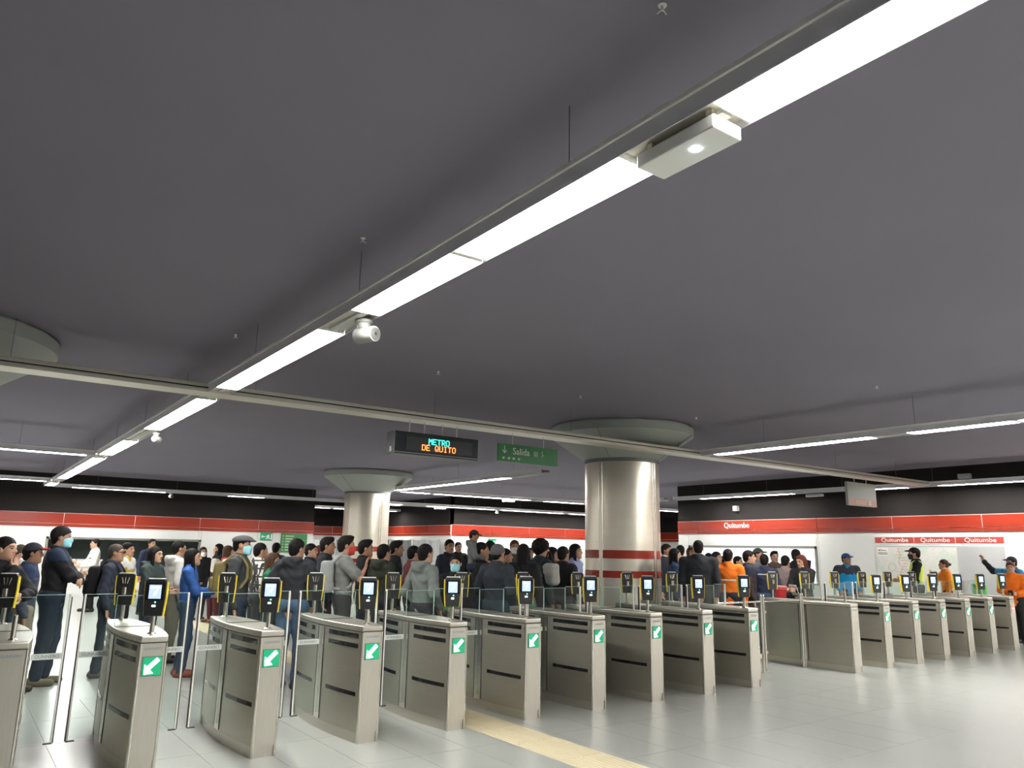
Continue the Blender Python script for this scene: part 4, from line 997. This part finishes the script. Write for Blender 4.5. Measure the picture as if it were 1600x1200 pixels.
# ---- left part of the queue
def plaid():
    mt = bpy.data.materials.new('plaid_white_black'); t, b = nt(mt); tc = t.nodes.new('ShaderNodeTexCoord'); sp_ = t.nodes.new('ShaderNodeSeparateXYZ'); t.links.new(tc.outputs['Object'], sp_.inputs[0])
    last = None
    for ax in (0, 1, 2):
        mu = t.nodes.new('ShaderNodeMath'); mu.operation = 'MULTIPLY'; mu.inputs[1].default_value = 9; t.links.new(sp_.outputs[ax], mu.inputs[0])
        fr = t.nodes.new('ShaderNodeMath'); fr.operation = 'FRACT'; t.links.new(mu.outputs[0], fr.inputs[0])
        lt = t.nodes.new('ShaderNodeMath'); lt.operation = 'LESS_THAN'; lt.inputs[1].default_value = .2; t.links.new(fr.outputs[0], lt.inputs[0])
        if last is None: last = lt
        else:
            mx_ = t.nodes.new('ShaderNodeMath'); mx_.operation = 'MAXIMUM'; t.links.new(last.outputs[0], mx_.inputs[0]); t.links.new(lt.outputs[0], mx_.inputs[1]); last = mx_
    mi = t.nodes.new('ShaderNodeMix'); mi.data_type = 'RGBA'; mi.inputs[6].default_value = (.62, .60, .54, 1); mi.inputs[7].default_value = (.03, .03, .03, 1)
    t.links.new(last.outputs[0], mi.inputs[0]); t.links.new(mi.outputs[2], b.inputs['Base Color']); b.inputs['Roughness'].default_value = .85
    return mt
M_plaid = plaid()
ppl(8, 839, 7.4, 50, 'person with short black hair and hand on the chin at the left edge', pose='chin', top=BLK, legs=DJEAN, hair='short', sk=2, turn=10)
ppl(33, 851, 11.6, 120, 'person in a white jacket half hidden at the left edge', top=(.62, .64, .66), hair='short', hairm=M_hairg)
o = ppl(52, 847, 8.9, 85, 'man in dark cap with red brim and navy jacket', hb=.02, top=(.05, .06, .085), legs=(.22, .19, .14), hat='cap', hatm=cloth((.03, .03, .045)), brim=cloth((.30, .03, .03)), sk=3, extra=(yoke((.02, .035, .08), 1.30),))
ppl(93, 822, 9.0, 84, 'tall man in black with black beanie and blue mask, arms crossed', hb=.015, pose='crossed', build=1.16, top=BLK, legs=(.02, .032, .05), shoe=(.13, .11, .07), hat='beanie', hatm=cloth(BLK), mask=M_mask, hair='fade', sk=2, extra=(yoke((.014, .024, .05), 1.32),))
wh_o = ppl(149, 842, 18.5, -78, 'man in a white shirt holding a phone by the ticket counter', pose='phone', top=(.70, .68, .60), legs=BLK, sk=2, extra=(stripe(1.25, .012, cloth(DGN), 'harness_strap', False),))
o = ppl(182, 850, 9.9, 78, 'man in sunglasses and navy jacket wearing a black backpack', top=(.030, .036, .055), legs=(.03, .045, .06), shoe=(.09, .085, .08), hair='fade', hairm=M_hairg, shades=True, sk=0, build=1.1)
SPEC[o][6]['pack'] = ((.012, .012, .013), 'black backpack on the man in sunglasses', 1.0)
ppl(200, 848, 12.4, 60, 'person in a yellow and white jacket behind the sunglasses man', top=(.50, .36, .04), hair='short', extra=(yoke((.70, .70, .66), 1.25),))
ppl(237, 842, 18.0, 30, 'man in navy standing at the ticket window', top=NAVY, legs=BLK, sk=1)
ppl(243, 854, 9.9, 62, 'woman with glasses and long dark hair in a dark green jacket', pose='hold', top=(.040, .058, .055), legs=DJEAN, hair='long', hairm=M_hair, hood=True, clear_glasses=True, sk=2)
ppl(279, 845, 10.9, 112, 'young man in a light grey hoodie', top=(.46, .45, .41), legs=(.20, .18, .14), hair='fade', hood=True, sk=1)
ph_o = ppl(302, 857, 9.9, 86, 'woman in a bright blue jacket holding a phone', pose='phone', top=(.030, .095, .30), legs=(.03, .055, .09), shoe=(.20, .06, .04), hair='long', sk=2, nod=4)
ppl(318, 855, 17.0, 20, 'masked person in black with dark hood by the white wall', top=BLK, hair='long', mask=M_maskw, lod=2)
lng_o = ppl(342, 850, 16.5, -70, 'woman with very long black hair in burgundy trousers', top=BLK, legs=(.09, .02, .025), shoe=(.22, .09, .04), hair='long', sk=2)
ppl(357, 853, 14.0, 100, 'person with brown hair in a red and white jacket', top=(.42, .05, .04), hair='bob', hairm=M_hairb, extra=(yoke((.62, .58, .54), 1.33),))
o = ppl(377, 833, 9.6, 80, 'man in grey flat cap and blue mask, charcoal jacket', hb=.03, top=(.045, .048, .052), legs=(.025, .04, .07), hat='flat', hatm=cloth((.075, .075, .08)), hair='fade', mask=M_mask, sk=0, build=1.08)
SPEC[o][6]['pack'] = ((.17, .14, .055), 'khaki backpack worn by the man in the flat cap', .88)
ppl(407, 848, 10.8, 112, 'young man in a white and black plaid shirt', top=M_plaid, legs=(.04, .045, .05), hair='fade', sk=0)
ppl(427, 864, 9.6, 84, 'woman with brown hair and blue mask in a green jacket', pose='hold', top=(.015, .12, .065), legs=(.05, .06, .06), hair='long', hairm=M_hairb, mask=M_mask, sk=2)
ppl(432, 848, 15.5, 150, 'dark-haired person in black in front of the exit sign', top=BLK, hair='short')
ppl(464, 842, 9.4, 150, 'man in a black hooded jacket and blue jeans, back turned', pose='pocket', build=1.14, top=(.026, .028, .031), legs=(.055, .10, .165), shoe=(.03, .03, .03), hair='short', hood=True, turn=-20)
ppl(486, 850, 12.2, 70, 'woman looking right behind the man in the black hooded jacket', top=NAVY, hair='bun', sk=2)
ppl(511, 840, 10.9, 80, 'man with swept dark hair in a dark jacket left of the grey t-shirt', top=(.022, .025, .03), hair='quiff', sk=1)
ppl(500, 852, 13.2, 60, 'woman with reddish hair peering past the crowd', top=(.10, .09, .09), hair='long', hairm=M_hairr, sk=2)
o = ppl(540, 838, 9.7, 96, 'man in a grey t-shirt and red mask, hand raised to his chest', pose='chest', top=(.19, .195, .18), short=True, collar=False, legs=(.035, .035, .035), hair='quiff', mask=M_maskr, sk=0)
SPEC[o][6]['pack'] = ((.30, .31, .30), 'light grey backpack worn by the man in the t-shirt', .95)
ppl(571, 844, 10.7, 92, 'man in black right of the grey t-shirt', top=BLK, hair='quiff', sk=1)
ppl(600, 851, 10.3, 130, 'person in a dark olive jacket below the far column', top=(.028, .032, .022), hair='short', hood=True)
ppl(619, 845, 11.6, 88, 'man in black looking right, in front of the silver sheets', top=(.015, .016, .019), hair='quiff', sk=3)
ppl(647, 853, 11.3, 110, 'person in a maroon jacket behind the grey hoodie', top=(.11, .018, .022), hair='short')
ppl(665, 851, 9.4, 128, 'person in a sage grey hoodie with dark hair', pose='pocket', top=(.145, .165, .150), legs=(.02, .022, .025), hair='short', hood=True, sk=2)
ppl(702, 843, 13.8, 40, 'man in dark navy in front of the pale sheet', top=(.018, .022, .034), hair='short', sk=3, turn=-15)
ppl(716, 847, 18.5, 20, 'small distant face between the pale sheet and the child', top=BLK, hair='short', lod=2)
ppl(713, 867, 9.6, -10, 'woman in black and blue mask facing the gates', top=BLK, hair='bun', hairm=M_hair, mask=M_mask, sk=2, extra=(stripe(.98, .05, cloth((.16, .42, .03)), 'green_badge', False),), hem=.80)
# ---- middle part
car = ppl(752, 847, 10.6, 94, 'man in a black t-shirt carrying a child on his shoulders', pose='up', top=BLK, short=True, hair='fade', sk=1, build=1.1)
ppl(766, 845, 12.8, 160, 'dark-haired person behind the grey beanie', top=BLK, hair='short')
ppl(778, 851, 9.5, 140, 'man in a grey knitted beanie and dark grey jacket', pose='pocket', top=(.030, .036, .044), legs=(.03, .05, .07), hat='beanie', hatm=cloth((.115, .115, .115)), hair='fade', build=1.12, sk=1)
ppl(790, 857, 11.7, 90, 'person in black partly hidden right of the grey beanie', top=BLK, hair='short', sk=1)
ppl(804, 844, 13.8, 10, 'man in a pale mask looking towards the gates', top=(.06, .06, .055), hair='short', hairm=M_hairb, mask=M_maskw, sk=1)
blk_o = ppl(818, 850, 10.2, 165, 'person with long dark hair in black, back turned', top=(.014, .014, .017), legs=(.14, .36, .32), hair='long')
ppl(829, 856, 18.5, 20, 'small distant face above the crowd left of the column', top=(.3, .3, .28), hair='short', lod=2)
cur_o = ppl(846, 844, 9.9, 120, 'person with bushy curly hair in a dark green jacket', top=(.014, .028, .028), legs=DJEAN, hair='curly', sk=1)
ppl(863, 855, 11.4, 80, 'woman in black right of the bushy hair', top=BLK, hair='bob', sk=1)
ppl(880, 854, 10.4, 140, 'person in black left of the steel column', pose='pocket', top=(.014, .015, .018), hair='short', build=1.1, sk=3)
ppl(899, 850, 12.6, 70, 'woman with long hair in a lilac top beside the column', top=(.24, .26, .42), hair='long', sk=1)
# ---- right of the column
ppl(1041, 850, 14.6, 60, 'man in a dark jacket and pale shirt just right of the column', top=(.02, .022, .03), hair='short', sk=1, extra=(collar_white,))
ppl(1054, 857, 13.2, 95, 'woman in a denim blue jacket right of the column', top=(.03, .055, .12), hair='long', sk=2)
ppl(1063, 852, 15.4, 170, 'dark-haired person behind the woman in denim', top=BLK, hair='short')
ppl(1079, 855, 17.6, 30, 'small distant face left of the big man in black', top=(.12, .05, .04), hair='bob', hairm=M_hairb, lod=2)
ppl(1091, 844, 12.6, 178, 'big broad man in a black jacket, back turned', build=1.28, top=(.022, .024, .027), legs=(.018, .018, .02), hair='fade', hood=False)
ppl(1107, 864, 15.8, 150, 'dark head just right of the big man in black', top=BLK, hair='short')
ppl(1119, 862, 14.9, 60, 'woman looking right behind the orange jacket', top=NAVY, hair='bob', sk=1)
ppl(1128, 869, 16.4, 175, 'person in navy and dark cap left of the orange jacket', top=NAVY, hat='cap', hatm=cloth((.02, .022, .02)), hair='short')
ppl(1137, 858, 12.9, 172, 'man in a bright orange jacket with white back stripe', top=(.78, .17, .015), legs=(.02, .024, .04), hair='short', hairm=M_hair, build=1.08, hem=.80, extra=(stripe(1.20, .016, cloth((.80, .66, .52))),), turn=-8)
ppl(1152, 869, 15.2, 70, 'person in purple behind the orange jacket', top=(.06, .035, .10), hair='short', sk=0)
ppl(1169, 860, 13.3, 96, 'man in a dark brown and navy jacket facing right', top=(.035, .020, .022), hair='short', sk=0, extra=(yoke((.018, .022, .04), 1.28),))
ppl(1184, 857, 14.6, 70, 'man in a grey cap looking right at the lit booth', top=(.15, .16, .17), hat='cap', hatm=cloth((.05, .055, .055)), hair='fade', sk=0)
ppl(1193, 866, 13.6, 175, 'man in a navy jacket with white print on the back', top=(.020, .026, .05), legs=(.045, .08, .13), hair='short', extra=(stripe(1.34, .012, cloth((.45, .47, .52)), 'back_print'),))
ppl(1209, 861, 15.6, 20, 'man in a brown jacket facing the gates by the bucket', pose='hold', top=(.11, .075, .055), hair='quiff', sk=2)
lap_o = ppl(1226, 868, 13.8, 150, 'person holding a black laptop up beside the lit booth', pose='up', top=(.26, .20, .19), hair='short')
ppl(1243, 858, 14.6, 150, 'dark-haired person behind the woman with auburn hair', top=BLK, hair='short')
bk_o = ppl(1251, 867, 13.2, -38, 'woman with auburn hair in black, reading a booklet', pose='hold', top=(.018, .017, .018), hair='long', hairm=M_hairr, sk=0, nod=-14, build=1.1, extra=(collar_white,))
ppl(1321, 865, 16.0, 18, 'man in a blue cap and two-tone blue jacket by the white wall', pose='pocket', top=(.02, .28, .56), legs=BLK, hat='cap', hatm=cloth((.03, .08, .26)), brim=cloth((.03, .08, .26)), hair='fade', sk=3, build=1.1, extra=(yoke((.045, .05, .065), 1.27),), turn=30)
ppl(1428, 855, 16.2, -84, 'guard in black cap and mask with yellow high-visibility vest', hb=.02, pose='hold', top=BLK, legs=BLK, hat='cap', hatm=cloth((.02, .022, .02)), mask=M_maskb, hair='short', sk=1, extra=(vest,), lod=1)
ppl(1472, 874, 16.6, -78, 'woman in an orange jacket with hair tied back, facing left', pose='chest', top=(.80, .22, .015), legs=BLK, hair='bun', hairm=M_hairb, sk=0, extra=(collar_white,), lod=1)
ppl(1578, 869, 15.6, -52, 'officer in navy cap and sky blue shirt raising an arm', hb=.02, pose='raise', top=(.02, .022, .03), legs=BLK, hat='cap', hatm=cloth((.03, .045, .07)), hair='short', sk=1, lod=1, extra=(yoke((.05, .26, .46), 1.0, 'blue_shirt'),))
or_o = ppl(1575, 878, 14.9, -4, 'woman in an orange padded jacket at the right edge', pose='hold', top=(.80, .17, .012), legs=(.02, .02, .022), hair='bun', hairm=M_hairb, sk=0, build=1.12, lod=1)

build_people()
car = OBJ[car]; dp = Vector((car.location.x, car.location.y, 0)).dot(fwd)
loc, rz, h, dp2 = place(742, 828, dp, 80)
kid = person((car.location.x, car.location.y, 0), rz, 1.10, 'child in cap and grey hoodie riding on shoulders', group='people in the crowd', pose='ride', top=(.13, .135, .13), legs=DJEAN, hat='cap', hatm=cloth((.03, .02, .022)), brim=cloth((.05, .03, .03)), ride=True, hood=True, lod=0, nod=math.radians(-14), sk=1)
bk = Vector((math.sin(car.rotation_euler.z), -math.cos(car.rotation_euler.z), 0))*.11
kid.location = (car.location.x+bk.x, car.location.y+bk.y, (H+ray(742, 828).z*dp)-1.10-.01)
# ------------------------------------------------------------------ things in hands and bags
def in_hand(i, name, size, mat, label, cat, side=0, tilt=(0, 0, 0), off=(0, 0, 0), screen=None):
    o = OBJ[i]; W2, hd = WRIST[o.name][side]; hd = hd/np.linalg.norm(hd); p = W2+hd*.11+np.array(off); k = o.scale.x
    R_ = Matrix.Rotation(o.rotation_euler.z, 3, 'Z'); q = Vector(o.location)+R_ @ (Vector(p)*k)
    b = MB().box([-v/2 for v in size], [v/2 for v in size]).build(name, mat, None, bevel=min(size)*.3); b.location = q
    b.rotation_euler = (R_ @ (Matrix.Rotation(tilt[0], 3, 'X') @ Matrix.Rotation(tilt[1], 3, 'Y'))).to_euler(); tag(b, label, cat)
    if screen: MB().box((-size[0]*.45, -size[1]*.45, size[2]/2), (size[0]*.45, size[1]*.45, size[2]/2+.001)).build('screen', screen, b)
    return b
in_hand(ph_o, 'mobile_phone', (.072, .15, .010), M_wplast, 'white phone held by the woman in blue', 'phone', 0, (.5, 0, 0), (0, .03, .02), M_blackg)
in_hand(wh_o, 'mobile_phone', (.072, .15, .010), M_grey, 'grey phone held by the man in the white shirt', 'phone', 0, (1.1, 0, 0), (0, .03, .04), M_blackg)
in_hand(lap_o, 'laptop', (.34, .02, .24), M_black, 'black laptop held up beside the lit booth', 'laptop', 0, (.2, .25, 0), (0, .06, .02), None)
in_hand(bk_o, 'booklet', (.15, .20, .012), M_wtext, 'white booklet held by the woman with auburn hair', 'booklet', 0, (1.1, 0, 0), (-.07, -.07, .0), M_print)
in_hand(or_o, 'mobile_phone', (.075, .155, .011), M_black, 'black phone held by the woman at the right edge', 'phone', 0, (.6, 0, 0), (0, .03, .02), M_blackg)
def bag(i, px, py, size, col, label, strap=(.015, .015, .015)):
    o = OBJ[i]; dpt = Vector((o.location.x, o.location.y, 0)).dot(fwd)-.30; q = Vector((0, 0, H))+ray(px, py)*dpt
    b = empty('shoulder_bag', q, o.rotation_euler.z); tag(b, label, 'bag', 'shoulder bags')
    def fld(P):
        t = np.abs(P)-V3(size[0]/2-.05, size[1]/2-.05, size[2]/2-.05); return np.sqrt((np.maximum(t, 0)**2).sum(1))-.05+wob(P, .012, 24)
    v, qd = snet(fld, (-size[0]*.7, -size[1]*.9, -size[2]*.7), (size[0]*.7, size[1]*.9, size[2]*.7), .014)
    obj('bag_body', np_mesh('bag_body', [(v, qd, 0)], [cloth(col)]), b)
    MB().tube((-size[0]*.36, 0, size[2]*.42), (-.03, .0, size[2]*.5+.15), .012, 8).tube((-.03, .0, size[2]*.5+.15), (.03, .0, size[2]*.5+.15), .012, 8).tube((.03, .0, size[2]*.5+.15), (size[0]*.36, 0, size[2]*.42), .012, 8).build('strap', cloth(strap), b, True)
bag(cur_o, 858, 897, (.40, .14, .30), (.36, .36, .33), 'grey cloth bag hanging at the bushy-haired person')
bag(lng_o, 336, 884, (.26, .12, .30), (.42, .38, .34), 'beige bag of the woman in burgundy trousers')
bag(blk_o, 805, 921, (.34, .16, .30), (.14, .36, .31), 'mint green bag among the crowd left of the column')
gp = place(1523, 890, 17.2, 0)[0]
gn = empty('green_bin', (gp[0], gp[1], 0)); tag(gn, 'green bin standing beneath the grey information board', 'bin')
MB().lathe([(.13, 0), (.15, 1.02), (.155, 1.03)], n=28).build('bin_body', pbr('bin_green', (.06, .34, .07), .45), gn, True); MB().lathe([(.16, 1.0305), (.16, 1.06), (.0, 1.075)], n=28).build('bin_lid', pbr('bin_lid_green', (.10, .42, .10), .45), gn, True)
